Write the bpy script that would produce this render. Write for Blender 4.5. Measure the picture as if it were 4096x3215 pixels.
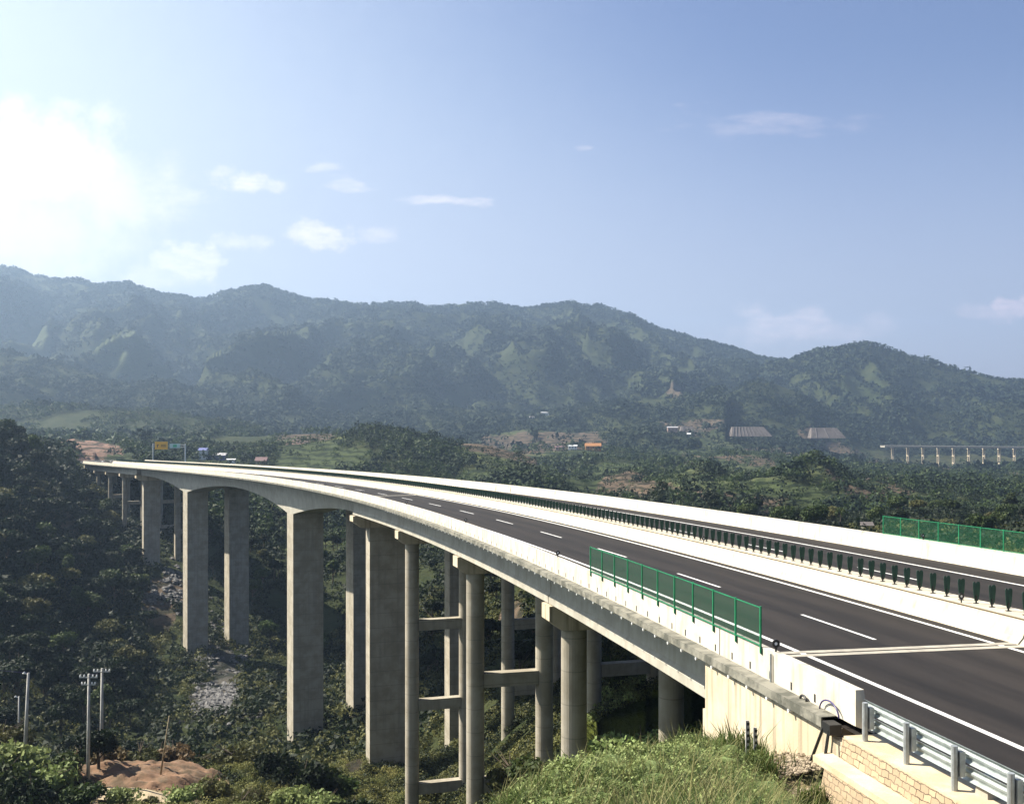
import bpy, math, random
import numpy as np
from mathutils import Vector
R = math.radians
random.seed(7); RNG = np.random.default_rng(7)
SC = bpy.context.scene
C = SC.collection
for o in list(bpy.data.objects): bpy.data.objects.remove(o)

# ------------------------------------------------------------------ camera, sky, sun, exposure
FPX, CX, CY = 4353.6, 2048.0, 1654.4          # focal length and horizon in source pixels
cd = bpy.data.cameras.new('camera'); cam = bpy.data.objects.new('camera', cd); C.objects.link(cam)
cam.location = (0, 0, 0); cam.rotation_euler = (R(90), 0, 0)
cd.sensor_width = 36; cd.lens = 36 * FPX / 4096; cd.shift_y = (CY - 1607.5) / 4096
cd.clip_start = 0.1; cd.clip_end = 20000
SC.camera = cam
SUN_EL, SUN_AZ = 44.0, -72.0                   # azimuth measured from the view axis (+Y), negative = left
sl = bpy.data.lights.new('sun', 'SUN'); sun = bpy.data.objects.new('sun', sl); C.objects.link(sun)
sl.energy = 5.0; sl.angle = R(0.5); sl.color = (1.0, 0.93, 0.80)
sd = Vector((math.sin(R(SUN_AZ)) * math.cos(R(SUN_EL)), math.cos(R(SUN_AZ)) * math.cos(R(SUN_EL)), math.sin(R(SUN_EL))))
sun.rotation_euler = sd.to_track_quat('Z', 'Y').to_euler()
SC.view_settings.view_transform = 'Standard'; SC.view_settings.look = 'None'
SC.view_settings.gamma = 1; SC.view_settings.exposure = 1.45
SC.cycles.volume_bounces = 0; SC.cycles.max_bounces = 6; SC.cycles.transparent_max_bounces = 12
SC.cycles.diffuse_bounces = 1

def make_world():
    w = bpy.data.worlds.new('World'); SC.world = w; w.use_nodes = True
    nt = w.node_tree; N = nt.nodes; L = nt.links; N.clear()
    def nd(t, **k):
        n = N.new(t)
        for a, b in k.items(): setattr(n, a, b)
        return n
    def inp(n, i, v):
        if hasattr(v, 'is_output') or isinstance(v, bpy.types.NodeSocket): L.new(v, n.inputs[i])
        else: n.inputs[i].default_value = v
    def mth(op, a, b=None, c=None):
        n = nd('ShaderNodeMath', operation=op); inp(n, 0, a)
        if b is not None: inp(n, 1, b)
        if c is not None: inp(n, 2, c)
        return n.outputs[0]
    out = nd('ShaderNodeOutputWorld'); bg = nd('ShaderNodeBackground'); L.new(bg.outputs[0], out.inputs[0])
    sky = nd('ShaderNodeTexSky', sky_type='NISHITA'); sky.sun_disc = False
    sky.sun_elevation = R(SUN_EL); sky.sun_rotation = R(SUN_AZ)
    sky.altitude = 300; sky.air_density = 1.0; sky.dust_density = 2.2; sky.ozone_density = 3.0
    tc = nd('ShaderNodeTexCoord'); sx = nd('ShaderNodeSeparateXYZ'); L.new(tc.outputs['Generated'], sx.inputs[0])
    yy = mth('MAXIMUM', sx.outputs[1], 0.03)
    U = mth('DIVIDE', sx.outputs[0], yy); V = mth('DIVIDE', sx.outputs[2], yy)      # tangent-plane coordinates of the direction
    cv = nd('ShaderNodeCombineXYZ'); inp(cv, 0, U); inp(cv, 1, V)
    nz = nd('ShaderNodeTexNoise'); L.new(cv.outputs[0], nz.inputs['Vector']); nz.inputs['Scale'].default_value = 34; nz.inputs['Detail'].default_value = 6; nz.inputs['Roughness'].default_value = .6
    mp = nd('ShaderNodeMapping'); L.new(cv.outputs[0], mp.inputs[0]); mp.inputs['Scale'].default_value = (1, 3.2, 1)
    nz2 = nd('ShaderNodeTexNoise'); L.new(mp.outputs[0], nz2.inputs['Vector']); nz2.inputs['Scale'].default_value = 14; nz2.inputs['Detail'].default_value = 6
    n1 = mth('SUBTRACT', nz.outputs[0], .5); n2 = mth('SUBTRACT', nz2.outputs[0], .5)
    # cloud list: centre px, py, radius px, py, density, edge softness, streaky
    cl = [(120, 660, 400, 230, .95, .9, 2), (440, 790, 300, 170, .7, 1.1, 2), (40, 900, 560, 330, .65, 1.2, 2),
          (980, 735, 95, 46, .85, .9, 0), (1095, 745, 55, 24, .6, 1.0, 0), (885, 690, 60, 34, .5, .8, 0), (740, 790, 110, 40, .4, .9, 0),
          (1290, 940, 125, 56, .9, .8, 0), (960, 965, 95, 42, .55, .8, 0), (740, 1040, 150, 75, .75, .6, 0), (600, 1110, 200, 70, .5, .8, 0),
          (1490, 940, 75, 32, .45, 1.0, 0), (1745, 800, 110, 20, .6, .9, 1), (1270, 672, 70, 17, .4, .7, 1), (1390, 735, 90, 32, .4, .8, 1),
          (3060, 470, 300, 34, .26, 1.2, 1), (2960, 510, 210, 34, .2, 1.2, 1), (2345, 592, 30, 9, .4, .8, 1),
          (3150, 1290, 170, 68, .62, .8, 0), (3290, 1320, 190, 40, .4, 1.1, 0), (3040, 1335, 190, 50, .4, 1.2, 0), (3510, 1285, 75, 35, .35, .9, 0),
          (4060, 1225, 120, 45, .85, .6, 0), (3930, 1250, 90, 38, .5, .8, 0)]
    acc = None
    for (px, py, rx, ry, dn, soft, st) in cl:
        du = mth('MULTIPLY', mth('SUBTRACT', U, (px - CX) / FPX), FPX / rx)
        dv = mth('MULTIPLY', mth('SUBTRACT', V, (CY - py) / FPX), FPX / ry)
        d = mth('SQRT', mth('ADD', mth('MULTIPLY', du, du), mth('MULTIPLY', dv, dv)))
        d = mth('ADD', d, mth('MULTIPLY', n2 if st == 1 else n1, {0: 3.2, 1: 6.5, 2: 1.8}[st]))
        mr = nd('ShaderNodeMapRange'); mr.interpolation_type = 'SMOOTHSTEP'
        inp(mr, 0, d); mr.inputs[1].default_value = 1.0 + soft * .35; mr.inputs[2].default_value = 1.0 - soft * .75
        mr.inputs[3].default_value = 0; mr.inputs[4].default_value = dn
        acc = mr.outputs[0] if acc is None else mth('MAXIMUM', acc, mr.outputs[0])
    # thin bright veil of haze high up, thickening towards the sun on the left
    veil = nd('ShaderNodeMapRange'); veil.interpolation_type = 'SMOOTHSTEP'
    inp(veil, 0, mth('ADD', mth('ADD', U, mth('MULTIPLY', V, .75)), mth('MULTIPLY', n1, .06)))
    veil.inputs[1].default_value = .50; veil.inputs[2].default_value = -.50; veil.inputs[3].default_value = 0; veil.inputs[4].default_value = .92
    tint = nd('ShaderNodeMix', data_type='RGBA', blend_type='MULTIPLY'); tint.inputs[0].default_value = 1
    L.new(sky.outputs[0], tint.inputs[6]); tint.inputs[7].default_value = (.95, .91, 1.03, 1)
    m1 = nd('ShaderNodeMix', data_type='RGBA'); L.new(veil.outputs[0], m1.inputs[0]); L.new(tint.outputs[2], m1.inputs[6]); m1.inputs[7].default_value = (6.6, 7.3, 7.7, 1)
    hv = nd('ShaderNodeMapRange'); hv.interpolation_type = 'SMOOTHSTEP'; inp(hv, 0, V); hv.inputs[1].default_value = .36; hv.inputs[2].default_value = .02; hv.inputs[3].default_value = 0; hv.inputs[4].default_value = .62
    mh = nd('ShaderNodeMix', data_type='RGBA'); L.new(hv.outputs[0], mh.inputs[0]); L.new(m1.outputs[2], mh.inputs[6]); mh.inputs[7].default_value = (4.5, 4.75, 6.2, 1); m1 = mh
    m2 = nd('ShaderNodeMix', data_type='RGBA'); L.new(acc, m2.inputs[0]); L.new(m1.outputs[2], m2.inputs[6])
    wr = nd('ShaderNodeMapRange'); inp(wr, 0, U); wr.inputs[1].default_value = -.47; wr.inputs[2].default_value = .47; wr.inputs[3].default_value = 0; wr.inputs[4].default_value = 1
    fn = nd('ShaderNodeTexNoise'); L.new(mp.outputs[0], fn.inputs['Vector']); fn.inputs['Scale'].default_value = 55; fn.inputs['Detail'].default_value = 6; fn.inputs['Roughness'].default_value = .65
    fr = nd('ShaderNodeMapRange'); L.new(fn.outputs[0], fr.inputs[0]); fr.inputs[1].default_value = .32; fr.inputs[2].default_value = .62; fr.inputs[3].default_value = .35; fr.inputs[4].default_value = 1.0
    lf = nd('ShaderNodeMapRange'); inp(lf, 0, U); lf.inputs[1].default_value = -.28; lf.inputs[2].default_value = -.36; lf.inputs[3].default_value = 0; lf.inputs[4].default_value = 1
    acc = mth('MULTIPLY', acc, mth('MAXIMUM', fr.outputs[0], lf.outputs[0]))
    L.new(acc, m2.inputs[0])
    cc = nd('ShaderNodeMix', data_type='RGBA'); L.new(wr.outputs[0], cc.inputs[0]); cc.inputs[6].default_value = (9.0, 8.9, 8.4, 1); cc.inputs[7].default_value = (7.0, 6.1, 7.1, 1)
    L.new(cc.outputs[2], m2.inputs[7])
    # below the horizon: dull ground light
    L.new(m2.outputs[2], bg.inputs[0]); bg.inputs[1].default_value = 0.050
make_world()

# ------------------------------------------------------------------ small helpers
def tag(o, label=None, cat=None, group=None, kind=None):
    if label: o['label'] = label
    if cat: o['category'] = cat
    if group: o['group'] = group
    if kind: o['kind'] = kind
    return o
def empty(name, loc, label=None, cat=None, group=None):
    o = bpy.data.objects.new(name, None); C.objects.link(o); o.location = loc; o.empty_display_size = .5
    return tag(o, label, cat, group)
def wloc(o):
    p = Vector((0, 0, 0))
    while o is not None: p = p + o.location; o = o.parent
    return p
class MB:
    """collects faces in world space; build() links them as one mesh under a parent"""
    def __init__(s): s.v = []; s.f = []
    def add(s, vs, fs):
        n = len(s.v); s.v += [tuple(map(float, v)) for v in vs]; s.f += [tuple(n + i for i in f) for f in fs]; return s
    def box(s, c, half, ax=None):
        ax = ax or (Vector((1, 0, 0)), Vector((0, 1, 0)), Vector((0, 0, 1))); c = Vector(c)
        vs = [c + ax[0] * (half[0] * a) + ax[1] * (half[1] * b) + ax[2] * (half[2] * d) for a in (-1, 1) for b in (-1, 1) for d in (-1, 1)]
        return s.add(vs, [(0, 1, 3, 2), (4, 6, 7, 5), (0, 4, 5, 1), (2, 3, 7, 6), (0, 2, 6, 4), (1, 5, 7, 3)])
    def tube(s, pts, r, n=8, cap=True):
        pts = [Vector(p) for p in pts]; rs = r if isinstance(r, (list, tuple)) else [r] * len(pts)
        base = len(s.v); vs = []
        for i, p in enumerate(pts):
            d = (pts[min(i + 1, len(pts) - 1)] - pts[max(i - 1, 0)]).normalized()
            a = d.cross(Vector((0, 0, 1)) if abs(d.z) < .9 else Vector((1, 0, 0))).normalized(); b = d.cross(a)
            for k in range(n):
                t = 2 * math.pi * k / n; vs.append(p + a * (rs[i] * math.cos(t)) + b * (rs[i] * math.sin(t)))
        fs = [(i * n + k, i * n + (k + 1) % n, (i + 1) * n + (k + 1) % n, (i + 1) * n + k) for i in range(len(pts) - 1) for k in range(n)]
        if cap: fs += [tuple(range(n))[::-1], tuple((len(pts) - 1) * n + k for k in range(n))]
        return s.add(vs, fs)
    def prism(s, bottom, top):
        n = len(bottom)
        return s.add(list(bottom) + list(top), [tuple(range(n))[::-1], tuple(range(n, 2 * n))] + [(k, (k + 1) % n, n + (k + 1) % n, n + k) for k in range(n)])
    def build(s, name, mat, parent=None, smooth=False, fix=True):
        off = wloc(parent) if parent else Vector((0, 0, 0))
        me = bpy.data.meshes.new(name); me.from_pydata([(v[0] - off.x, v[1] - off.y, v[2] - off.z) for v in s.v], [], s.f)
        if fix:
            import bmesh
            bm = bmesh.new(); bm.from_mesh(me); bmesh.ops.recalc_face_normals(bm, faces=bm.faces); bm.to_mesh(me); bm.free()
        me.materials.append(mat)
        if smooth:
            me.polygons.foreach_set('use_smooth', [True] * len(me.polygons))
        o = bpy.data.objects.new(name, me); C.objects.link(o); o.parent = parent
        return o
def soup_mesh(name, verts, mat):
    """verts (n,k,3): n separate k-gons"""
    n, k, _ = verts.shape
    me = bpy.data.meshes.new(name); me.vertices.add(n * k); me.loops.add(n * k); me.polygons.add(n)
    me.vertices.foreach_set('co', verts.reshape(-1).astype(np.float32))
    me.loops.foreach_set('vertex_index', np.arange(n * k, dtype=np.int32))
    me.polygons.foreach_set('loop_start', np.arange(0, n * k, k, dtype=np.int32))
    me.polygons.foreach_set('loop_total', np.full(n, k, dtype=np.int32))
    me.update(); me.validate(); me.materials.append(mat); return me
def link(name, me, parent=None, loc=None):
    o = bpy.data.objects.new(name, me); C.objects.link(o); o.parent = parent
    if loc is not None: o.location = loc
    return o
def copy_tree(o, parent=None):
    c = o.copy(); C.objects.link(c); c.parent = parent
    for ch in list(o.children): copy_tree(ch, c)
    return c

# ------------------------------------------------------------------ materials
def mat(name, base, base2=None, scale=1.0, rough=.8, metal=0, detail=5, bump=0, bscale=None, lo=.4, hi=.6, stretch=None, coord='Object', rnd=0, transl=0, spec=.5, extra=None):
    m = bpy.data.materials.new(name); m.use_nodes = True; nt = m.node_tree; N = nt.nodes; L = nt.links
    b = N['Principled BSDF']; b.inputs['Roughness'].default_value = rough; b.inputs['Metallic'].default_value = metal
    b.inputs['Specular IOR Level'].default_value = spec
    b.inputs['Base Color'].default_value = (*base, 1)
    tc = N.new('ShaderNodeTexCoord'); src = tc.outputs[coord]
    if coord == 'World':
        pass
    if stretch:
        mp = N.new('ShaderNodeMapping'); mp.inputs['Scale'].default_value = stretch; L.new(src, mp.inputs[0]); src = mp.outputs[0]
    col = None
    if base2 is not None:
        nz = N.new('ShaderNodeTexNoise'); nz.inputs['Scale'].default_value = scale; nz.inputs['Detail'].default_value = detail; nz.inputs['Roughness'].default_value = .62
        L.new(src, nz.inputs['Vector'])
        mr = N.new('ShaderNodeMapRange'); mr.inputs[1].default_value = lo; mr.inputs[2].default_value = hi; L.new(nz.outputs[0], mr.inputs[0])
        mx = N.new('ShaderNodeMix'); mx.data_type = 'RGBA'; L.new(mr.outputs[0], mx.inputs[0])
        mx.inputs[6].default_value = (*base, 1); mx.inputs[7].default_value = (*base2, 1); col = mx.outputs[2]
    if extra: col = extra(N, L, tc, col)
    if rnd:
        oi = N.new('ShaderNodeObjectInfo'); hs = N.new('ShaderNodeHueSaturation')
        for k, (sock, a) in enumerate((('Hue', .03 * rnd), ('Value', .7 * rnd))):
            q = N.new('ShaderNodeMapRange'); q.inputs[3].default_value = (.5 if sock == 'Hue' else 1) - a; q.inputs[4].default_value = (.5 if sock == 'Hue' else 1) + a
            if k: 
                ml = N.new('ShaderNodeMath'); ml.operation = 'MULTIPLY'; ml.inputs[1].default_value = 7.31; L.new(oi.outputs['Random'], ml.inputs[0])
                fr = N.new('ShaderNodeMath'); fr.operation = 'FRACT'; L.new(ml.outputs[0], fr.inputs[0]); L.new(fr.outputs[0], q.inputs[0])
            else: L.new(oi.outputs['Random'], q.inputs[0])
            L.new(q.outputs[0], hs.inputs[sock])
        if col is not None: L.new(col, hs.inputs['Color'])
        else: hs.inputs['Color'].default_value = (*base, 1)
        col = hs.outputs[0]
    if col is not None: L.new(col, b.inputs['Base Color'])
    if bump:
        bz = N.new('ShaderNodeTexNoise'); bz.inputs['Scale'].default_value = bscale or scale * 4; bz.inputs['Detail'].default_value = 6; L.new(src, bz.inputs['Vector'])
        bp = N.new('ShaderNodeBump'); bp.inputs['Strength'].default_value = bump; bp.inputs['Distance'].default_value = .1; L.new(bz.outputs[0], bp.inputs['Height']); L.new(bp.outputs[0], b.inputs['Normal'])
    if transl:
        tr = N.new('ShaderNodeBsdfTranslucent'); ms = N.new('ShaderNodeMixShader'); ms.inputs[0].default_value = transl
        if col is not None: L.new(col, tr.inputs[0])
        else: tr.inputs[0].default_value = (*base, 1)
        L.new(b.outputs[0], ms.inputs[1]); L.new(tr.outputs[0], ms.inputs[2]); L.new(ms.outputs[0], N['Material Output'].inputs[0])
    return m
def streaks(N, L, tc, col, col2=(.16, .15, .13), amt=.55, sc=(1.6, 1.6, .07)):
    mp = N.new('ShaderNodeMapping'); mp.inputs['Scale'].default_value = sc; L.new(tc.outputs['Object'], mp.inputs[0])
    nz = N.new('ShaderNodeTexNoise'); nz.inputs['Scale'].default_value = 1.5; nz.inputs['Detail'].default_value = 5; L.new(mp.outputs[0], nz.inputs['Vector'])
    mr = N.new('ShaderNodeMapRange'); mr.inputs[1].default_value = .5; mr.inputs[2].default_value = .78; mr.inputs[4].default_value = amt; L.new(nz.outputs[0], mr.inputs[0])
    mx = N.new('ShaderNodeMix'); mx.data_type = 'RGBA'; L.new(mr.outputs[0], mx.inputs[0]); L.new(col, mx.inputs[6]); mx.inputs[7].default_value = (*col2, 1)
    return mx.outputs[2]
def seams(N, L, tc, col):
    col = streaks(N, L, tc, col)
    sx = N.new('ShaderNodeSeparateXYZ'); L.new(tc.outputs['Object'], sx.inputs[0])
    q = N.new('ShaderNodeMath'); q.operation = 'PINGPONG'; q.inputs[1].default_value = 1.0; L.new(sx.outputs[2], q.inputs[0])
    g = N.new('ShaderNodeMath'); g.operation = 'LESS_THAN'; g.inputs[1].default_value = .035; L.new(q.outputs[0], g.inputs[0])
    h = N.new('ShaderNodeMath'); h.operation = 'MULTIPLY'; h.inputs[1].default_value = .5; L.new(g.outputs[0], h.inputs[0])
    mx = N.new('ShaderNodeMix'); mx.data_type = 'RGBA'; L.new(h.outputs[0], mx.inputs[0]); L.new(col, mx.inputs[6]); mx.inputs[7].default_value = (.13, .12, .10, 1)
    return mx.outputs[2]
M = {}
M['barrier'] = mat('barrier_concrete', (.45, .41, .335), (.54, .50, .42), 1.2, rough=.75, bump=.05, bscale=20, extra=lambda N, L, t, c: streaks(N, L, t, c, (.16, .13, .09), .6, (1.8, 1.8, .3)))
M['median'] = mat('median_concrete', (.42, .37, .28), (.50, .45, .35), .8, rough=.75, bump=.05, bscale=20, extra=lambda N, L, t, c: streaks(N, L, t, c, (.17, .13, .08), .55, (1.6, 1.6, .35)))
M['conc'] = mat('pier_concrete', (.25, .22, .165), (.34, .305, .24), .5, rough=.85, bump=.08, bscale=12, extra=seams)
M['girder'] = mat('girder_concrete', (.30, .28, .23), (.38, .355, .30), .6, rough=.8, bump=.05, bscale=15, extra=lambda N, L, t, c: streaks(N, L, t, c, (.2, .18, .13), .45, (1.3, 1.3, .12)))
M['abut'] = mat('abutment_concrete', (.42, .35, .24), (.52, .44, .32), .5, rough=.85, bump=.08, bscale=15, extra=lambda N, L, t, c: streaks(N, L, t, c, (.10, .075, .045), .9, (2.0, 2.0, .10)))
M['ledge'] = mat('ledge_concrete', (.07, .07, .055), (.20, .19, .155), 1.5, rough=.9, bump=.2, bscale=12)
M['groove'] = mat('dark_joint', (.12, .09, .05), rough=.9)
M['asphalt'] = mat('asphalt', (.021, .017, .0145), (.040, .032, .027), .12, rough=.85, detail=8, bump=.15, bscale=30, spec=.25)
M['paint'] = mat('white_road_paint', (.70, .70, .68), (.55, .54, .51), 3, rough=.6)
M['joint'] = mat('joint_concrete', (.36, .33, .27), (.26, .24, .20), 2, rough=.8)
M['hole'] = mat('drain_dark', (.02, .02, .018), rough=.9)
M['green'] = mat('green_paint', (.008, .15, .06), (.014, .20, .085), 2, rough=.45)
M['panel'] = mat('dark_green_plastic', (.004, .035, .020), (.008, .05, .03), 6, rough=.5)
M['galv'] = mat('galvanised_steel', (.30, .34, .33), (.42, .46, .45), 4, rough=.42, metal=.6)
M['galvpost'] = mat('galvanised_post', (.30, .32, .32), (.42, .44, .44), 4, rough=.5, metal=.5)
M['black'] = mat('black_plastic', (.012, .012, .012), rough=.5)
M['cable'] = mat('violet_cable', (.04, .03, .12), rough=.4)
M['pole'] = mat('pole_concrete', (.42, .41, .38), (.30, .29, .27), 1.5, rough=.85)
M['wood'] = mat('weathered_wood', (.34, .28, .18), (.22, .17, .10), 3, rough=.9)
M['porcelain'] = mat('white_porcelain', (.8, .8, .78), rough=.3)
M['orange'] = mat('yellow_sign', (.85, .45, .03), rough=.5)
M['whitesign'] = mat('pale_sign', (.45, .62, .58), rough=.5)
M['greensign'] = mat('green_sign', (.05, .4, .2), rough=.5)
M['signpost'] = mat('sign_post', (.65, .68, .68), rough=.4, metal=.3)
M['darkmark'] = mat('sign_marking', (.08, .03, .005), rough=.5)
M['white'] = mat('white_wall', (.72, .72, .70), rough=.7)
M['roofblue'] = mat('blue_roof', (.10, .12, .30), rough=.6)
M['roofbrown'] = mat('brown_roof', (.14, .08, .08), rough=.8)
M['roofgrey'] = mat('grey_roof', (.34, .33, .34), rough=.7)
M['brickwall'] = mat('plain_wall', (.32, .22, .18), rough=.9)
M['window'] = mat('window_glass', (.03, .035, .04), rough=.15)
M['orangebody'] = mat('orange_body', (.36, .17, .06), rough=.5)
M['rib'] = mat('rib_concrete', (.115, .10, .095), rough=.9)
M['cut'] = mat('cut_earth', (.075, .062, .055), (.12, .10, .09), .15, rough=.95)
M['rock'] = mat('pale_rock', (.045, .044, .045), (.15, .145, .14), 1.5, rough=.9, rnd=.3)
M['gravel'] = mat('gravel', (.20, .155, .105), (.33, .27, .19), 6, rough=.95, bump=.4, bscale=25)
M['dirt'] = mat('red_dirt', (.085, .055, .028), (.19, .105, .058), .6, rough=.95, detail=8, bump=.5, bscale=4)
M['path'] = mat('dirt_path', (.36, .29, .18), (.28, .22, .14), .5, rough=.95, bump=.2, bscale=4)
M['shoulder'] = mat('shoulder_concrete', (.42, .33, .21), (.52, .43, .29), 1.0, rough=.9, bump=.15, bscale=10)
M['bark'] = mat('bark', (.10, .075, .05), (.06, .045, .03), 3, rough=.95)
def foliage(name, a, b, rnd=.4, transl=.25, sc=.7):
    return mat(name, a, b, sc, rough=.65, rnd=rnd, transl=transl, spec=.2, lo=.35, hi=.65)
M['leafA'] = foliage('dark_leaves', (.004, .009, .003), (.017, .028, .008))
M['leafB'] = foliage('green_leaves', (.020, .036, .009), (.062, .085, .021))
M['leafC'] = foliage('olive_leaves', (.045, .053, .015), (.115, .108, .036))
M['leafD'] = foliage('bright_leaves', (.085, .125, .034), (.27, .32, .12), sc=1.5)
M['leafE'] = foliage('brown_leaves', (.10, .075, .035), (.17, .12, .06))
M['leafF'] = foliage('scrub_leaves', (.065, .085, .020), (.21, .19, .062), sc=.22)
M['far'] = mat('far_forest', (.009, .018, .012), (.026, .037, .020), .012, rough=.8, detail=10, coord='Object', spec=.1)
M['grass'] = mat('grass_blades', (.020, .038, .008), (.095, .135, .028), 1.8, rough=.6, detail=6, transl=.3, spec=.2, lo=.35, hi=.65)
M['straw'] = mat('straw_blades', (.11, .115, .035), (.26, .24, .10), 1.2, rough=.6, detail=6, transl=.3, spec=.2, lo=.35, hi=.65)
M['fern'] = foliage('fern_leaf', (.09, .13, .035), (.19, .24, .09), sc=2)

def brick_mat():
    m = bpy.data.materials.new('brick_masonry'); m.use_nodes = True; N = m.node_tree.nodes; L = m.node_tree.links
    b = N['Principled BSDF']; b.inputs['Roughness'].default_value = .9
    uv = N.new('ShaderNodeUVMap'); br = N.new('ShaderNodeTexBrick')
    dn = N.new('ShaderNodeTexNoise'); dn.inputs['Scale'].default_value = 3.5; dn.inputs['Detail'].default_value = 3; L.new(uv.outputs[0], dn.inputs['Vector'])
    va = N.new('ShaderNodeVectorMath'); va.operation = 'MULTIPLY_ADD'; va.inputs[1].default_value = (.16, .16, 0); L.new(dn.outputs[1], va.inputs[0]); L.new(uv.outputs[0], va.inputs[2]); L.new(va.outputs[0], br.inputs['Vector'])
    br.inputs['Color1'].default_value = (.42, .32, .20, 1); br.inputs['Color2'].default_value = (.30, .22, .14, 1); br.inputs['Mortar'].default_value = (.06, .045, .03, 1)
    br.inputs['Scale'].default_value = 1; br.inputs['Brick Width'].default_value = .30; br.inputs['Row Height'].default_value = .15; br.inputs['Mortar Size'].default_value = .011
    br.inputs['Bias'].default_value = .2
    st = N.new('ShaderNodeTexNoise'); st.inputs['Scale'].default_value = 2.2; st.inputs['Detail'].default_value = 7; L.new(uv.outputs[0], st.inputs['Vector'])
    sr = N.new('ShaderNodeMapRange'); sr.inputs[1].default_value = .38; sr.inputs[2].default_value = .68; sr.inputs[4].default_value = .85; L.new(st.outputs[0], sr.inputs[0])
    sm = N.new('ShaderNodeMix'); sm.data_type = 'RGBA'; L.new(sr.outputs[0], sm.inputs[0]); L.new(br.outputs[0], sm.inputs[6]); sm.inputs[7].default_value = (.30, .23, .15, 1); L.new(sm.outputs[2], b.inputs['Base Color'])
    bp = N.new('ShaderNodeBump'); bp.inputs['Distance'].default_value = .02; bp.invert = True; L.new(br.outputs[1], bp.inputs['Height']); L.new(bp.outputs[0], b.inputs['Normal'])
    return m
M['brick'] = brick_mat()
def mesh_mat():
    m = bpy.data.materials.new('green_wire_mesh'); m.use_nodes = True; N = m.node_tree.nodes; L = m.node_tree.links
    b = N['Principled BSDF']; b.inputs['Base Color'].default_value = (.004, .062, .026, 1); b.inputs['Roughness'].default_value = .5
    uv = N.new('ShaderNodeUVMap'); sx = N.new('ShaderNodeSeparateXYZ'); L.new(uv.outputs[0], sx.inputs[0])
    def mt(op, a, bb):
        n = N.new('ShaderNodeMath'); n.operation = op
        for i, v in enumerate((a, bb)):
            if isinstance(v, (int, float)): n.inputs[i].default_value = v
            else: L.new(v, n.inputs[i])
        return n.outputs[0]
    gs = []
    for op in ('ADD', 'SUBTRACT'):
        t = mt(op, sx.outputs[0], sx.outputs[1]); t = mt('PINGPONG', mt('ADD', t, 100), .03); gs.append(mt('LESS_THAN', t, .0062))
    a = mt('MAXIMUM', gs[0], gs[1])
    tr = N.new('ShaderNodeBsdfTransparent'); ms = N.new('ShaderNodeMixShader'); L.new(a, ms.inputs[0]); L.new(tr.outputs[0], ms.inputs[1]); L.new(b.outputs[0], ms.inputs[2]); L.new(ms.outputs[0], N['Material Output'].inputs[0])
    return m
M['mesh'] = mesh_mat()

# ------------------------------------------------------------------ the road alignment
Q = dict(x0=13.31098, y0=39.90506, hd=-.18288535, k0=-.0012901323, k1=-2.135137e-6, k2=1.67045e-8, z0=-8.273381, g0=-.028617558, g1=1.621999e-5, g2=-3.302744e-8)
SS = np.linspace(-90, 600, 1381)
_th = Q['hd'] + Q['k0'] * SS + Q['k1'] * SS**2 / 2 + Q['k2'] * SS**3 / 3
_ds = SS[1] - SS[0]
_x = np.concatenate([[0], np.cumsum((np.sin(_th)[1:] + np.sin(_th)[:-1]) / 2 * _ds)])
_y = np.concatenate([[0], np.cumsum((np.cos(_th)[1:] + np.cos(_th)[:-1]) / 2 * _ds)])
RX = _x - np.interp(0, SS, _x) + Q['x0']; RY = _y - np.interp(0, SS, _y) + Q['y0']
RZ = Q['z0'] + Q['g0'] * SS + Q['g1'] * SS**2 / 2 + Q['g2'] * SS**3 / 3
def P(s, o, h=0.0):
    t = float(np.interp(s, SS, _th))
    return Vector((float(np.interp(s, SS, RX)) + o * math.cos(t), float(np.interp(s, SS, RY)) - o * math.sin(t), float(np.interp(s, SS, RZ)) + h))
def AX(s):
    t = float(np.interp(s, SS, _th)); return (Vector((math.cos(t), -math.sin(t), 0)), Vector((math.sin(t), math.cos(t), 0)), Vector((0, 0, 1)))   # right, ahead, up
S_END = 458.0
def srange(a, b):
    out = [a]; 
    while out[-1] < b - 1e-6:
        s = out[-1]; out.append(min(b, s + (2.0 if s < 60 else 4.0)))
    return out
def sweep(mb, prof, s0, s1, closed=True, ss=None):
    """prof: list of (o,h) or function s -> list"""
    ss = ss or srange(s0, s1); pf = prof if callable(prof) else (lambda s: prof)
    n = len(pf(ss[0])); vs = []
    for s in ss: vs += [P(s, o, h) for (o, h) in pf(s)]
    m = n if closed else n - 1
    fs = [(i * n + k, i * n + (k + 1) % n, (i + 1) * n + (k + 1) % n, (i + 1) * n + k) for i in range(len(ss) - 1) for k in range(m)]
    if closed: fs += [tuple(range(n)), tuple((len(ss) - 1) * n + k for k in range(n))[::-1]]
    return mb.add(vs, fs)

# ------------------------------------------------------------------ terrain
def zy(x, Y, y): return (x, Y, -(y - CY) / FPX * Y)
KN = []
def col(x, *lst):
    for (Y, v) in lst: KN.append(zy(x, Y, v) if v > 400 else (x, Y, v))
col(-2200, (3, -2), (20, -8), (60, -22), (110, -36), (200, -44), (300, -20), (380, 0), (480, 8), (700, 5), (1000, -5))
col(-900, (3, -2.2), (20, -9), (60, -24), (106, -38), (130, -46), (200, -54), (300, -28), (380, -3), (450, 0), (600, -8), (1000, -18))
col(0, (1, -1.8), (6, -4.4), (20, -10), (50, -22), (80, -31), (104, 3260), (112, 3110), (118, 3030), (128, -42), (150, -55), (200, -58), (260, -50), (310, -36), (350, -24), (390, -16), (430, -12), (520, -16), (700, 1790), (1000, 1745), (1300, 1725))
col(250, (20, -10.3), (50, -22.3), (80, -31.5), (104, 3250), (112, 3140), (118, 3060), (130, -44), (200, -60), (270, -58), (330, -44), (390, -27), (430, -21), (465, -21), (600, 1800), (900, 1760), (1300, 1735))
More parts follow.
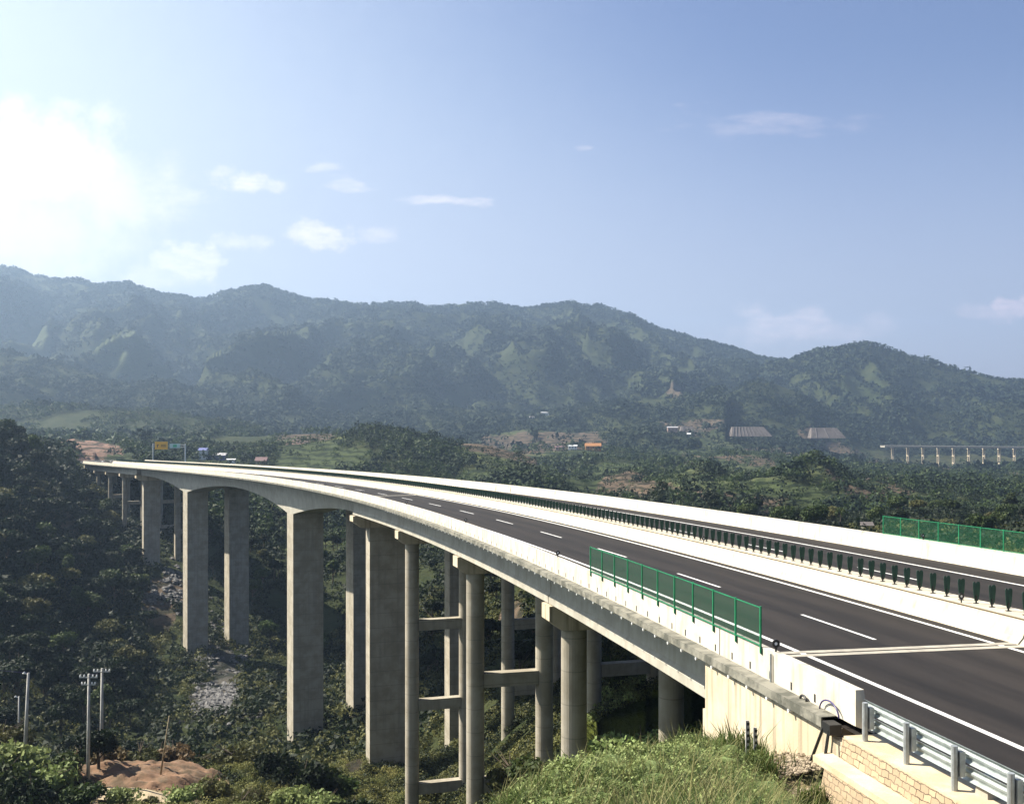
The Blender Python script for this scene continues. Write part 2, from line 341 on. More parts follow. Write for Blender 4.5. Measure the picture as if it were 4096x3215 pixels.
col(430, (50, -22.6), (104, 3240), (112, 3160), (120, 3060), (150, -53), (200, -62), (280, -62), (340, -52), (400, -34), (440, -28), (480, -24), (600, 1810), (900, 1770), (1300, 1740))
col(560, (104, 3230), (120, 3080), (150, -54), (200, -63), (280, -67), (330, -59), (355, -49), (400, -39), (450, -32), (550, -27), (700, 1800), (1000, 1760))
col(735, (20, -10.5), (50, -23), (104, 3225), (112, 3170), (125, 3060), (160, -55), (200, -63), (297, -68), (350, -54), (400, -43), (500, -33), (700, 1820), (1000, 1775), (1300, 1750))
col(1000, (50, -23), (80, -31), (104, 3225), (112, 3170), (125, 3080), (150, -52), (200, -61), (240, -65), (300, -70), (350, -62), (420, -52), (550, -40), (700, 1850), (1000, 1800))
col(1200, (20, -10.2), (50, -22.5), (104, 3240), (125, 3110), (150, -52), (201, -61), (260, -67), (300, -69), (380, -60), (500, -48), (700, 1850), (1000, 1800), (1300, 1770))
col(1480, (6, -4.3), (20, -10), (50, -22), (90, -35), (122, -44), (150, -49.5), (200, -58), (300, -64), (400, -58), (600, 1960), (900, 1850), (1300, 1790))
col(1750, (20, -9.6), (35, -16.5), (60, -26), (95, -36.5), (122, -43.5), (160, -50), (200, -55), (300, -56), (400, -54), (600, 1980), (900, 1870), (1300, 1800))
col(1980, (6, -4.0), (14, -6.4), (19, 3260), (26, -11.5), (60, -24), (95, -33), (122, -37.5), (160, -43), (230, -48), (300, -48), (450, -50), (600, 2000), (900, 1880), (1300, 1810))
col(2250, (6, -3.4), (14, -5.9), (22, 3110), (30, -12), (60, -21), (95, -28.5), (130, -32), (200, -38), (300, -42), (450, -46), (600, 2010), (900, 1890))
col(2500, (3, -2.6), (12, -4.9), (18, -6.6), (24, 3060), (32, -11.5), (60, -19.5), (85, -24), (120, -28.5), (200, -35), (300, -38), (450, 2060), (600, 1980), (900, 1890), (1300, 1810))
col(2750, (10, -4.2), (18, -6.5), (26, 3035), (34, -11), (60, -18), (100, -24), (150, -28))
col(3000, (3, -2.2), (8, -3.6), (18, -6.7), (26, 3110), (33, -10.3), (60, -16), (100, -22), (150, -26), (250, -33), (400, 2090), (600, 2000), (900, 1900), (1300, 1820))
col(3300, (7, -3.2), (13, -5.4), (18, -7.4), (26, -9.6), (60, -15))
col(3600, (6, -3.0), (12, -5.6), (20, -9.0), (60, -13), (100, -19), (160, -24), (250, 2150), (400, 2080), (600, 2000), (900, 1930), (1300, 1870), (1700, 1865))
col(4096, (3, -2.2), (8, -3.8), (14, -7), (60, -10), (100, -15), (150, -20), (250, 2160), (400, 2080), (600, 2010), (900, 1950), (1300, 1890), (1800, 1878))
col(5200, (3, -2.5), (14, -8), (60, -9), (150, -12), (300, -22), (600, -40), (1000, -50), (1800, -80))
col(7000, (6, -7), (60, -4), (200, 0), (600, -20), (1800, -60))
KN = np.array(KN)
def kc(px, Y): return np.stack([(px - CX) / FPX * 4.2, np.log(Y + 2.0)], -1)
KP = kc(KN[:, 0], KN[:, 1]); KW = KN[:, 2] / (KN[:, 1] + 4)
def phi(d2): return np.sqrt(d2 + .006)
_A = phi(((KP[:, None] - KP[None])**2).sum(-1)); _n = len(KP)
_B = np.zeros((_n + 3, _n + 3)); _B[:_n, :_n] = _A + np.eye(_n) * 1e-4; _B[:_n, _n] = 1; _B[:_n, _n + 1:] = KP; _B[_n, :_n] = 1; _B[_n + 1:, :_n] = KP.T
_c = np.linalg.solve(_B, np.concatenate([KW, [0, 0, 0]]))
_perm = np.random.default_rng(3).integers(0, 2**31, 4096)
def vnoise(x, y):
    xi = np.floor(x).astype(np.int64); yi = np.floor(y).astype(np.int64); fx = x - xi; fy = y - yi
    fx = fx * fx * (3 - 2 * fx); fy = fy * fy * (3 - 2 * fy)
    def h(a, b): return (_perm[(a * 73 + _perm[b & 4095]) & 4095] & 0xffff) / 65535.0
    return (h(xi, yi) * (1 - fx) + h(xi + 1, yi) * fx) * (1 - fy) + (h(xi, yi + 1) * (1 - fx) + h(xi + 1, yi + 1) * fx) * fy
def fbm(x, y, o=5):
    a = 0; w = .5
    for k in range(o): a = a + w * (vnoise(x * 2**k + 17.3 * k, y * 2**k + 9.1 * k) - .5); w *= .55
    return a
RIDGES = [
    ([(1650, 1760), (1850, 1730), (2100, 1698), (2300, 1712), (2550, 1690), (2800, 1722), (3000, 1765)], 1500, 1200, -66, 7, 1.0, .25),
    ([(430, 1765), (600, 1728), (800, 1712), (1000, 1718), (1150, 1708), (1400, 1700), (1500, 1720)], 1000, 820, -36, 6, 1.0, .25),
    ([(800, 1660), (1000, 1640), (1200, 1652), (1500, 1628), (1800, 1612), (2100, 1640), (2400, 1600), (2700, 1572), (2900, 1540)], 1950, 1450, -60, 7, 1.0, .3),
    ([(3300, 1650), (3550, 1590), (3800, 1640), (4000, 1590), (4300, 1620), (4600, 1640)], 2200, 1880, -86, 7, 1.0, .3),
  # crest pixels, distance at crest, distance at foot, foot z, tree height, shape power, gully amplitude
    ([(-1500, 900), (-600, 1000), (0, 1060), (75, 1070), (140, 1092), (245, 1110), (376, 1120), (450, 1128), (517, 1124), (583, 1148), (650, 1173), (725, 1170), (781, 1194), (847, 1182), (922, 1158), (998, 1133), (1092, 1145), (1186, 1170), (1252, 1190), (1355, 1204), (1450, 1216), (1562, 1208), (1657, 1210), (1770, 1220), (1854, 1204), (1977, 1210), (2090, 1227), (2165, 1214), (2250, 1204), (2344, 1208), (2447, 1227), (2532, 1250), (2588, 1284), (2654, 1312), (2730, 1331), (2824, 1359), (2918, 1389), (3012, 1408), (3134, 1432), (3300, 1480), (3600, 1560), (4200, 1640)], 3400, 1500, -60, 8, 1.15, .34),
    ([(2500, 1640), (2800, 1560), (3000, 1470), (3134, 1425), (3200, 1421), (3275, 1402), (3370, 1380), (3482, 1368), (3540, 1380), (3614, 1402), (3690, 1430), (3783, 1459), (3877, 1481), (3972, 1500), (4096, 1515), (4400, 1530), (5200, 1450)], 2700, 1850, -86, 7, 1.1, .30),
    ([(-1200, 1200), (-300, 1340), (0, 1390), (110, 1408), (225, 1436), (380, 1480), (470, 1516), (545, 1524), (620, 1503), (750, 1531), (850, 1559), (980, 1587), (1100, 1606), (1300, 1635), (1550, 1670)], 1900, 1350, -40, 8, 1.0, .25),
    ([(-800, 1560), (0, 1600), (180, 1604), (500, 1613), (620, 1612), (760, 1640), (900, 1668), (1060, 1690)], 1250, 1080, -32, 7, .9, .1),
    ([(560, 1745), (700, 1740), (800, 1738), (950, 1742), (1060, 1748), (1200, 1740), (1320, 1722), (1400, 1690), (1480, 1672), (1560, 1680), (1700, 1715), (1800, 1738), (1920, 1738), (2040, 1768), (2150, 1800)], 740, 520, -48, 6, 1.0, .2),
    ([(1950, 1790), (2250, 1725), (2500, 1680), (2780, 1612), (2940, 1545), (3010, 1508), (3090, 1514), (3200, 1556), (3310, 1630), (3500, 1710), (3700, 1770)], 2050, 1650, -72, 7, 1.0, .15),
    ([(1800, 1830), (1950, 1800), (2100, 1778), (2300, 1764), (2500, 1778), (2700, 1812), (2950, 1796), (3150, 1805), (3400, 1835), (3700, 1860)], 1150, 940, -58, 6, 1.0, .2),
    ([(1780, 1880), (1900, 1850), (2030, 1812), (2150, 1830), (2350, 1885), (2600, 1915), (2800, 1890), (2960, 1862), (3150, 1890), (3300, 1905), (3450, 1872), (3650, 1890), (3900, 1925), (4096, 1900), (4400, 1880)], 620, 470, -50, 6, 1.0, .25),
    ([(2650, 2120), (2850, 2040), (3000, 2010), (3200, 2050), (3400, 2090), (3700, 2040), (3900, 2000), (4096, 2030), (4400, 2000)], 400, 300, -38, 5, 1.0, .25),
]
def road_coords(X, Y):
    s = np.full(X.shape, 1e4); o = np.full(X.shape, 1e4)
    m = (Y < 600) & (Y > -60) & (X > -420) & (X < 60)
    idx = np.where(m)[0]
    for c in range(0, len(idx), 20000):
        ii = idx[c:c + 20000]; d = (X[ii, None] - RX[None, ::2])**2 + (Y[ii, None] - RY[None, ::2])**2
        k = d.argmin(1) * 2; t = _th[k]; s[ii] = SS[k]; o[ii] = (X[ii] - RX[k]) * np.cos(t) - (Y[ii] - RY[k]) * np.sin(t)
    return s, o
def smooth(t): t = np.clip(t, 0, 1); return t * t * (3 - 2 * t)
def terrain(X, Y):
    X = np.asarray(X, float).ravel(); Y = np.asarray(Y, float).ravel()
    Yc = np.maximum(Y, 1.0); px = np.clip(CX + FPX * X / np.maximum(Yc, 1), -6000, 9000)
    near = np.clip((6 - Y) / 6, 0, 1); px = px * (1 - near) + (CX + FPX * X / 6.0) * near; px = np.clip(px, -3000, 8000)
    z = np.empty_like(X); pts = kc(px, np.minimum(Yc, 2200))
    for c in range(0, len(X), 40000):
        p = pts[c:c + 40000]; d = ((p[:, None] - KP[None])**2).sum(-1)
        z[c:c + 40000] = phi(d) @ _c[:_n] + _c[_n] + p @ _c[_n + 1:]
    z = z * (np.minimum(Yc, 2200) + 4)
    z += fbm(X / 22, Y / 22, 4) * np.clip((Y - 40) / 60, 0, 1) * 5 * (1 + Y / 600) + (fbm(X / 3, Y / 3, 3) * .6 + fbm(X / 1.1, Y / 1.1, 3) * .35 * (Y < 60)) * smooth((Y - 3) / 10)
    z += fbm(X / 120 + 4, Y / 190, 3) * 70 * smooth((Y - 420) / 120) * smooth((1080 - Y) / 160) * smooth((px - 1750) / 300) * (1 - .7 * smooth((px - 3250) / 250))
    for cr, D, F, fz, th, pw, ga in RIDGES:
        cr = np.array(cr, float); cpy = np.interp(px, cr[:, 0], cr[:, 1], left=1900, right=1900)
        cz = -(cpy - CY) / FPX * D - th
        t = (Y - F) / (D - F); g = 1 + fbm(px / 160, Y / 900, 5) * 2
        tt = np.clip(t, 0, 1)
        prof = np.where(t <= 1, tt**pw, np.clip(1 - (t - 1) * .8, 0, 1))
        wx = X / (D * .07) + fbm(X / 500, Y / 500, 3) * 1.5; wy = Y / (D * .16) + X / (D * .35); gul = (np.abs(fbm(wx + D, wy, 4)) * 5 + fbm(X / 130, Y / 130, 4) * .8 - .45) * tt * (1 - tt) * ga * 4
        fzz = np.where(px > 3250, np.minimum(fz, -100), fz) if F > 1400 else fz
        zr = fzz + (cz - fzz) * (prof - gul * .7 * (cz > fzz))
        zr = np.where(t < 0, -1e5, zr) - np.clip(Y - D, 0, 1e9) * (.35 if D < 2600 else .05) - 170 * smooth((cr[0, 0] - px) / 480) - 170 * smooth((px - cr[-1, 0]) / 480) * (cr[-1, 0] < 4200) - 600 * smooth((cr[0, 0] - 400 - px) / 600) - 600 * smooth((px - cr[-1, 0] - 400) / 600)
        z = np.maximum(z, zr)
    s, o = road_coords(X, Y); rz = np.interp(s, SS, RZ)
    # embankment before the bridge
    w = smooth((s + 2.0) / -1.0) * (np.abs(o) < 900)
    ins = (o > -6.9) & (o < 18.6); drop = np.interp(s, [-14, -12.6, -11, -7, -2], [1.6, 1.5, .95, 1.8, 3.7])
    t1 = np.where(ins, rz - .5, np.where(o <= -6.9, rz - drop - np.clip(-7.55 - o, 0, 9) * .10, rz - .9 - (o - 18.6) * .5))
    bl = np.where(ins, 1, np.where(o <= -6.9, 1 - smooth((-8.2 - o) / 2.6), 1 - smooth((o - 20) / 25)))
    z = np.where(s < 900, z * (1 - w * bl) + t1 * w * bl, z)
    # under the bridge: keep clear of the deck
    cor = (s >= -2) & (s < S_END) & (o > -14) & (o < 26)
    lim = rz - 3.6 - np.clip(s + 2, 0, 60) * .32
    lim = np.maximum(lim, rz - 9 - 1e9 * (s < 60)); limf = rz - 3.4 - np.clip(S_END - s, 0, 60) * .35
    z = np.where(cor, np.minimum(z, np.where(s < 200, lim, limf)), z)
    w2 = smooth((s - S_END) / 1.5); bl2 = np.where((o > -9) & (o < 20), 1, np.where(o <= -9, 1 - smooth((-9 - o) / 10), 1 - smooth((o - 20) / 25)))
    z = np.where((s < 590) & (Y < 590), z * (1 - w2 * bl2) + (rz - .35) * w2 * bl2, z)
    return z
def T(x, y): return float(terrain(np.array([x]), np.array([y]))[0])
def at(px, Y): return (px - CX) / FPX * Y, Y

# colour patches: px, Y, half width px, half depth m, kind (1 red earth, 2 pale grass field, 3 brown earth, 4 grey rubble, 5 grass with sunlight put into its colour)
PATCH = [(180, 690, 200, 120, 1), (400, 640, 110, 130, 1), (480, 560, 80, 40, 2), (430, 500, 60, 25, 3), (560, 620, 90, 30, 2), (1220, 900, 110, 50, 1), (640, 2250, 300, 160, 7), (40, 2500, 150, 120, 7),
         (1350, 640, 160, 40, 2), (2450, 800, 260, 90, 2), (2500, 1250, 220, 90, 2), (2880, 900, 160, 70, 3), (3120, 430, 130, 40, 3), (3250, 470, 90, 40, 2), (3520, 800, 120, 80, 3), (3540, 1350, 130, 120, 3), (4000, 700, 120, 120, 2), (3350, 1750, 200, 100, 3), (2800, 1700, 160, 60, 3), (3250, 300, 160, 30, 2),
         (2800, 2150, 130, 110, 3), (3440, 2350, 110, 80, 2), (880, 255, 110, 25, 4), (900, 290, 60, 20, 4), (700, 345, 50, 14, 3), (640, 330, 60, 16, 3), (780, 310, 50, 12, 4), (3180, 30, 120, 3.4, 6), (2500, 105, 200, 22, 5), (3860, 1620, 430, 190, 3), (3860, 1800, 430, 60, 8), (1420, 150, 50, 5, 3), (900, 600, 210, 78, 2), (700, 108.5, 360, 2.6, 6), (450, 111, 110, 2.2, 6), (585, 118, 290, 7.5, 6),
         (300, 350, 60, 20, 3), (2050, 250, 60, 20, 3), (1900, 600, 130, 40, 2), (2150, 450, 100, 30, 3)]
def patches(X, Y):
    px = CX + FPX * X / np.maximum(Y, 1); k = np.zeros(X.shape); 
    wob = fbm(px / 60, Y / (8 + Y * .04), 4) * 1.6
    q = vnoise(X / 70 + 3, Y / 130 + 8) + .35 * fbm(X / 25, Y / 40, 3); fld = (Y > 430) & (Y < 1600) & (q > np.where(px > 1900, .54, .58)) & (px > 1100)
    k = np.where(fld, np.where(vnoise(X / 60, Y / 90) > .60, 3, np.where(vnoise(X / 40 + 9, Y / 50) > .55, 7, 2)), k)
    q2 = vnoise(X / 260 + 31, Y / 260); 
    for (p, D, hw, hd, kd) in PATCH:
        d = ((px - p) / hw)**2 + ((Y - D) / hd)**2
        k = np.where(d + wob < 1, kd, k)
    return k
def build_ground():
    cin = np.linspace(-.56, .56, 760); cout = np.linspace(.575, 1.6, 60)
    cs = np.concatenate([-cout[::-1], cin, cout])
    Ys = np.concatenate([np.linspace(-25, 3, 12), np.exp(np.linspace(np.log(3.6), np.log(60), 110)), np.exp(np.linspace(np.log(61.2), np.log(1300), 250)), np.linspace(1308, 3900, 230), np.linspace(4000, 6000, 8)])
    c2, y2 = np.meshgrid(cs, Ys); X = (c2 * np.sqrt(np.maximum(y2, 0)**2 + 14**2)).ravel(); Y = y2.ravel()
    Z = terrain(X, Y)
    nr, nc = y2.shape; i = np.arange(nr - 1)[:, None] * nc + np.arange(nc - 1)[None]; i = i.ravel()
    F = np.stack([i, i + 1, i + 1 + nc, i + nc], 1)
    me = bpy.data.meshes.new('ground'); me.vertices.add(len(X)); me.vertices.foreach_set('co', np.stack([X, Y, Z], 1).ravel().astype(np.float32))
    n = len(F); me.loops.add(n * 4); me.polygons.add(n)
    me.loops.foreach_set('vertex_index', F.ravel().astype(np.int32)); me.polygons.foreach_set('loop_start', np.arange(0, 4 * n, 4, dtype=np.int32)); me.polygons.foreach_set('loop_total', np.full(n, 4, dtype=np.int32))
    me.polygons.foreach_set('use_smooth', np.ones(n, dtype=bool)); me.update(calc_edges=True)
    k = patches(X, Y); pal = {0: (0, 0, 0), 1: (.15, .10, .085), 2: (.036, .050, .022), 3: (.085, .067, .053), 4: (.07, .068, .066), 5: (.075, .095, .022), 6: (.30, .235, .16), 7: (.060, .074, .034), 8: (.04, .045, .02)}
    cols = np.array([[*pal[int(a)], 1.0 if a else 0.0] for a in k], dtype=np.float32)
    at_ = me.color_attributes.new('patch', 'FLOAT_COLOR', 'POINT'); at_.data.foreach_set('color', cols.ravel())
    m = bpy.data.materials.new('ground_cover'); m.use_nodes = True; N = m.node_tree.nodes; L = m.node_tree.links; b = N['Principled BSDF']; b.inputs['Roughness'].default_value = .95; b.inputs['Specular IOR Level'].default_value = .1
    tc = N.new('ShaderNodeTexCoord')
    def nz(sc, det=8):
        q = N.new('ShaderNodeTexNoise'); q.inputs['Scale'].default_value = sc; q.inputs['Detail'].default_value = det; q.inputs['Roughness'].default_value = .65; L.new(tc.outputs['Object'], q.inputs['Vector']); return q.outputs[0]
    def ramp(src, a, b_, c1, c2):
        r = N.new('ShaderNodeMapRange'); r.inputs[1].default_value = a; r.inputs[2].default_value = b_; L.new(src, r.inputs[0])
        x = N.new('ShaderNodeMix'); x.data_type = 'RGBA'; L.new(r.outputs[0], x.inputs[0])
        for i_, c in ((6, c1), (7, c2)):
            if isinstance(c, tuple): x.inputs[i_].default_value = (*c, 1)
            else: L.new(c, x.inputs[i_])
        return x.outputs[2]
    c1 = ramp(nz(.05), .4, .62, (.012, .020, .008), (.036, .040, .017))
    c2 = ramp(nz(.6), .35, .7, c1, (.032, .040, .013)); c3 = ramp(nz(.013, 4), .6, .72, c2, (.028, .036, .016))
    vc = N.new('ShaderNodeVertexColor'); vc.layer_name = 'patch'
    mod = ramp(nz(.25), .3, .7, (.55, .55, .55), (1.25, 1.2, 1.1)); mm = N.new('ShaderNodeMix'); mm.data_type = 'RGBA'; mm.blend_type = 'MULTIPLY'; mm.inputs[0].default_value = 1; L.new(vc.outputs[0], mm.inputs[6]); L.new(mod, mm.inputs[7])
    sz_ = N.new('ShaderNodeSeparateXYZ'); L.new(tc.outputs['Object'], sz_.inputs[0])
    zn = N.new('ShaderNodeMath'); zn.operation = 'MULTIPLY_ADD'; L.new(nz(.03, 3), zn.inputs[0]); zn.inputs[1].default_value = 9; L.new(sz_.outputs[2], zn.inputs[2])
    pp_ = N.new('ShaderNodeMath'); pp_.operation = 'PINGPONG'; pp_.inputs[1].default_value = 1.3; L.new(zn.outputs[0], pp_.inputs[0])
    m3 = N.new('ShaderNodeMix'); m3.data_type = 'RGBA'; m3.blend_type = 'MULTIPLY'; m3.inputs[0].default_value = 1; L.new(mm.outputs[2], m3.inputs[6]); L.new(ramp(pp_.outputs[0], .25, .7, (.35, .42, .35), (1.15, 1.12, 1.05)), m3.inputs[7]); mm = m3
    fx = N.new('ShaderNodeMix'); fx.data_type = 'RGBA'; L.new(vc.outputs[1], fx.inputs[0]); L.new(c3, fx.inputs[6]); L.new(mm.outputs[2], fx.inputs[7]); L.new(fx.outputs[2], b.inputs['Base Color'])
    bp = N.new('ShaderNodeBump'); bp.inputs['Strength'].default_value = .8; bp.inputs['Distance'].default_value = 1.5; L.new(nz(.35), bp.inputs['Height']); L.new(bp.outputs[0], b.inputs['Normal'])
    me.materials.append(m); tag(link('ground', me), kind='structure')
build_ground()

# ------------------------------------------------------------------ roads and markings (sheets on the decks and embankment)
S0 = -62
def strip(name, prof, m, s0=S0, s1=590, ss=None):
    mb = MB(); sweep(mb, prof, s0, s1, closed=False, ss=ss); o = tag(mb.build(name, m, fix=False), kind='structure')
    ss = srange(s0, s1); u = o.data.uv_layers.new(name='UVMap'); n = len(prof)
    for l in o.data.loops: u.data[l.index].uv = (prof[l.vertex_index % n][0], ss[l.vertex_index // n])
    return o
def asphalt_mat():
    m = bpy.data.materials.new('asphalt'); m.use_nodes = True; N = m.node_tree.nodes; L = m.node_tree.links; b = N['Principled BSDF']; b.inputs['Roughness'].default_value = .8; b.inputs['Specular IOR Level'].default_value = .25
    uv = N.new('ShaderNodeUVMap')
    def noise(sc, det=6):
        mp = N.new('ShaderNodeMapping'); mp.inputs['Scale'].default_value = sc; L.new(uv.outputs[0], mp.inputs[0]); q = N.new('ShaderNodeTexNoise'); q.inputs['Scale'].default_value = 1; q.inputs['Detail'].default_value = det; q.inputs['Roughness'].default_value = .65; L.new(mp.outputs[0], q.inputs['Vector']); return q.outputs[0]
    def mr(v, a, b_, c=0, d=1):
        q = N.new('ShaderNodeMapRange'); q.inputs[1].default_value = a; q.inputs[2].default_value = b_; q.inputs[3].default_value = c; q.inputs[4].default_value = d; L.new(v, q.inputs[0]); return q.outputs[0]
    def mt(op, a, b_):
        n = N.new('ShaderNodeMath'); n.operation = op
        for i, v in enumerate((a, b_)):
            if isinstance(v, (int, float)): n.inputs[i].default_value = v
            else: L.new(v, n.inputs[i])
        return n.outputs[0]
    sx = N.new('ShaderNodeSeparateXYZ'); L.new(uv.outputs[0], sx.inputs[0])
    wheel = mt('SINE', mt('MULTIPLY', sx.outputs[0], 2 * math.pi / 1.87), 0)
    f = mt('ADD', mt('MULTIPLY', wheel, .16), mt('ADD', mr(noise((.55, .05, 1)), .3, .7, 0, .6), mt('ADD', mr(noise((2.5, .25, 1)), .3, .7, -.12, .22), mr(noise((14, 14, 1), 3), .3, .7, -.12, .18))))
    mx = N.new('ShaderNodeMix'); mx.data_type = 'RGBA'; L.new(f, mx.inputs[0]); mx.inputs[6].default_value = (.0055, .0045, .0040, 1); mx.inputs[7].default_value = (.028, .0225, .0188, 1)
    # pale dust collecting along the parapets
    e = mt('MULTIPLY', mr(mt('ABSOLUTE', mt('SUBTRACT', mt('ABSOLUTE', sx.outputs[0], 0), 6.4), 0), 0.0, .5, .30, 0), noise((3, .4, 1)))
    m2 = N.new('ShaderNodeMix'); m2.data_type = 'RGBA'; L.new(e, m2.inputs[0]); L.new(mx.outputs[2], m2.inputs[6]); m2.inputs[7].default_value = (.10, .085, .06, 1)
    L.new(m2.outputs[2], b.inputs['Base Color'])
    bp = N.new('ShaderNodeBump'); bp.inputs['Strength'].default_value = .25; bp.inputs['Distance'].default_value = .02; L.new(noise((30, 30, 1), 3), bp.inputs['Height']); L.new(bp.outputs[0], b.inputs['Normal']); return m
M['asphalt'] = asphalt_mat()
strip('road', [(-7.0, 0), (-1, .0), (4.6, 0)], M['asphalt'])
strip('road', [(6.6, 0), (12, 0), (17.5, 0)], M['asphalt'])
strip('edge_line', [(-3.85, .004), (-3.65, .004)], M['paint']); strip('edge_line', [(3.65, .004), (3.85, .004)], M['paint'])
strip('edge_line', [(7.3, .004), (7.5, .004)], M['paint']); strip('edge_line', [(14.8, .004), (15.0, .004)], M['paint'])
def dashes(off, ph):
    mb = MB(); s = ph - 60
    while s < 480:
        if s > S0: sweep(mb, [(off - .075, .004), (off + .075, .004)], s, s + 6, closed=False)
        s += 15
    tag(mb.build('lane_marking', M['paint'], fix=False), kind='structure')
dashes(0, 0); dashes(11.1, 15.2)

# ------------------------------------------------------------------ the two bridges
SP_L = [-2.0, 27.5, 57.0, 86.5, 116.0]; SP_LF = [345.0, 373.0, 401.0, 430.0, S_END]
def haunch(s, p1, p2, e1, e2):
    d0, d1 = 2.5, 6.0
    if s < p1: t = 1 - (p1 - s) / (p1 - e1); t = 0 if t < 0 else t; return d0 + (d1 - d0) * max(0, (t - .12) / .88)**2.0
    if s > p2: t = 1 - (s - p2) / (e2 - p2); return d0 + (d1 - d0) * max(0, (t - .12) / .88)**2.0
    t = abs(s - (p1 + p2) / 2) / ((p2 - p1) / 2); return 2.6 + (d1 - 2.6) * t**2.0
def rect_col(mb, s, o0, o1, half, ztop, zbot):
    pts = [(s - half, o0), (s - half, o1), (s + half, o1), (s + half, o0)]
    bt = [P(a, b) for a, b in pts]; mb.prism([Vector((p.x, p.y, zbot)) for p in bt], [Vector((p.x, p.y, ztop)) for p in bt])
def round_col(mb, s, o, r, ztop, zbot, n=28):
    c = P(s, o); mb.tube([(c.x, c.y, zbot), (c.x, c.y, ztop)], r, n)
def ground_at(s, o):
    p = P(s, o); return T(p.x, p.y)
def bridge(label, side):
    # side 0 = near (left) carriageway, 1 = far one
    c = -1.05 if side == 0 else 12.1                       # deck centre line
    sh = 0.0 if side == 0 else 6.0                          # piers of the far bridge stand 6 m further on
    sgn = 1
    root = empty('highway_bridge', P(115 + sh, c), label, 'bridge', None)
    oL, oR = (-7.0, 4.6) if side == 0 else (6.6, 17.6)
    w = lambda a: c + a
    # deck slab with edge ledge
    mb = MB()
    if side == 0: prof = [(-7.4, .20), (-7.0, .20), (-7.0, -.006), (5.5, -.006), (5.5, -.2), (2.2, -.5), (-4.3, -.5), (-7.4, -.06)]
    else: prof = [(5.6, -.006), (17.6, -.006), (17.6, .2), (18.2, .2), (18.2, -.06), (15.3, -.5), (8.9, -.5), (5.6, -.2)]
    sweep(mb, prof, -2.0, S_END); mb.build('deck_slab', M['girder'], root)
    if side == 0:
        mb = MB(); sweep(mb, [(-7.44, .21), (-7.02, .225), (-7.02, .202), (-7.404, .19), (-7.404, -.05), (-7.44, -.05)], -11.0, S_END); mb.build('edge_ledge', M['ledge'], root)
    # box girder over the three long spans
    a, b_, p1, p2 = 116 + sh, 345 + sh, 175 + sh, 285 + sh
    def bx(s):
        d = haunch(s, p1, p2, a, b_); return [(w(-3.35), -.45), (w(3.35), -.45), (w(2.95), -d), (w(-2.95), -d)]
    mb = MB(); sweep(mb, bx, a + .1, b_ - .1, ss=list(np.linspace(a + .1, b_ - .1, 116))); mb.build('box_girder', M['girder'], root)
    # precast T girders
    spans = [x + (sh if 0 < i else 0) for i, x in enumerate(SP_L)]; spf = [x + (sh if i < 4 else 0) for i, x in enumerate(SP_LF)]
    for lst in (spans, spf):
        for s0, s1 in zip(lst[:-1], lst[1:]):
            for g in (-4.45, -2.25, 0, 2.25, 4.45):
                mb = MB(); o = w(g)
                sweep(mb, [(o - .12, -.3), (o + .12, -.3), (o + .12, -1.75), (o + .27, -1.95), (o + .27, -2.35), (o - .27, -2.35), (o - .27, -1.95), (o - .12, -1.75)], s0 + .06, s1 - .06)
                for q in (s0 + .35, (s0 + s1) / 2, s1 - .35):
                    pass
                mb.build('girder', M['girder'], root)
            for q in (s0 + .5, s0 + (s1 - s0) / 3, s0 + 2 * (s1 - s0) / 3, s1 - .5):
                mb = MB(); sweep(mb, [(w(-4.32), -.45), (w(4.32), -.45), (w(4.32), -2.0), (w(-4.32), -2.0)], q - .12, q + .12, ss=[q - .12, q + .12]); mb.build('diaphragm', M['girder'], root)
    # column bents
    def bent(s, beams, r=.78, oc=3.12):
        zt = P(s, 0).z - 2.40
        mb = MB(); sweep(mb, [(w(-4.9), -2.42), (w(4.9), -2.42), (w(4.9), -3.3), (w(4.1), -3.9), (w(-4.1), -3.9), (w(-4.9), -3.3)], s - .95, s + .95, ss=[s - .95, s + .95])
        cap = mb.build('cap_beam', M['abut'], root)
        for q in (-1, 1):
            mb = MB(); round_col(mb, s, w(oc * q), r, zt - 1.45, ground_at(s, w(oc * q)) - 3); mb.build('column', M['conc'], cap, smooth=False)
        for zb in beams:
            mb = MB(); p = P(s, c); A = AX(s); mb.box((p.x, p.y, zb - .6), (oc - r + .12, .5, .6), A); mb.build('cross_beam', M['conc'], cap)
    if side == 0:
        bent(27.5, []); bent(57, [-22.5, -31.6]); bent(86.5, [-23.2, -32.2, -41.6])
        bent(373, [-30.5, -39.5]); bent(401, [-30]); bent(430, [])
    else:
        bent(33.5, []); bent(63.5, [-23.9], r=.75); bent(92.5, [-25, -33], r=.8)
        bent(379, [-31, -40]); bent(407, [-31]); bent(436, [])
    # transition piers
    for s in (116 + sh, 345 + sh):
        if side == 1 and s > 300:
            mb = MB(); sweep(mb, [(w(-4.9), -2.55), (w(4.9), -2.55), (w(4.9), -4.1), (w(-4.9), -4.1)], s - 1.2, s + 1.2, ss=[s - 1.2, s + 1.2]); cap = mb.build('cap_beam', M['abut'], root)
            for q in (-1, 1): mb = MB(); rect_col(mb, s, w(3.3 * q - .9), w(3.3 * q + .9), .9, P(s, 0).z - 4.1, ground_at(s, w(3.3 * q)) - 3); mb.build('column', M['conc'], cap)
            for zb in (-30, -39): mb = MB(); p = P(s, c); mb.box((p.x, p.y, zb - .7), (2.42, .6, .7), AX(s)); mb.build('cross_beam', M['conc'], cap)
            continue
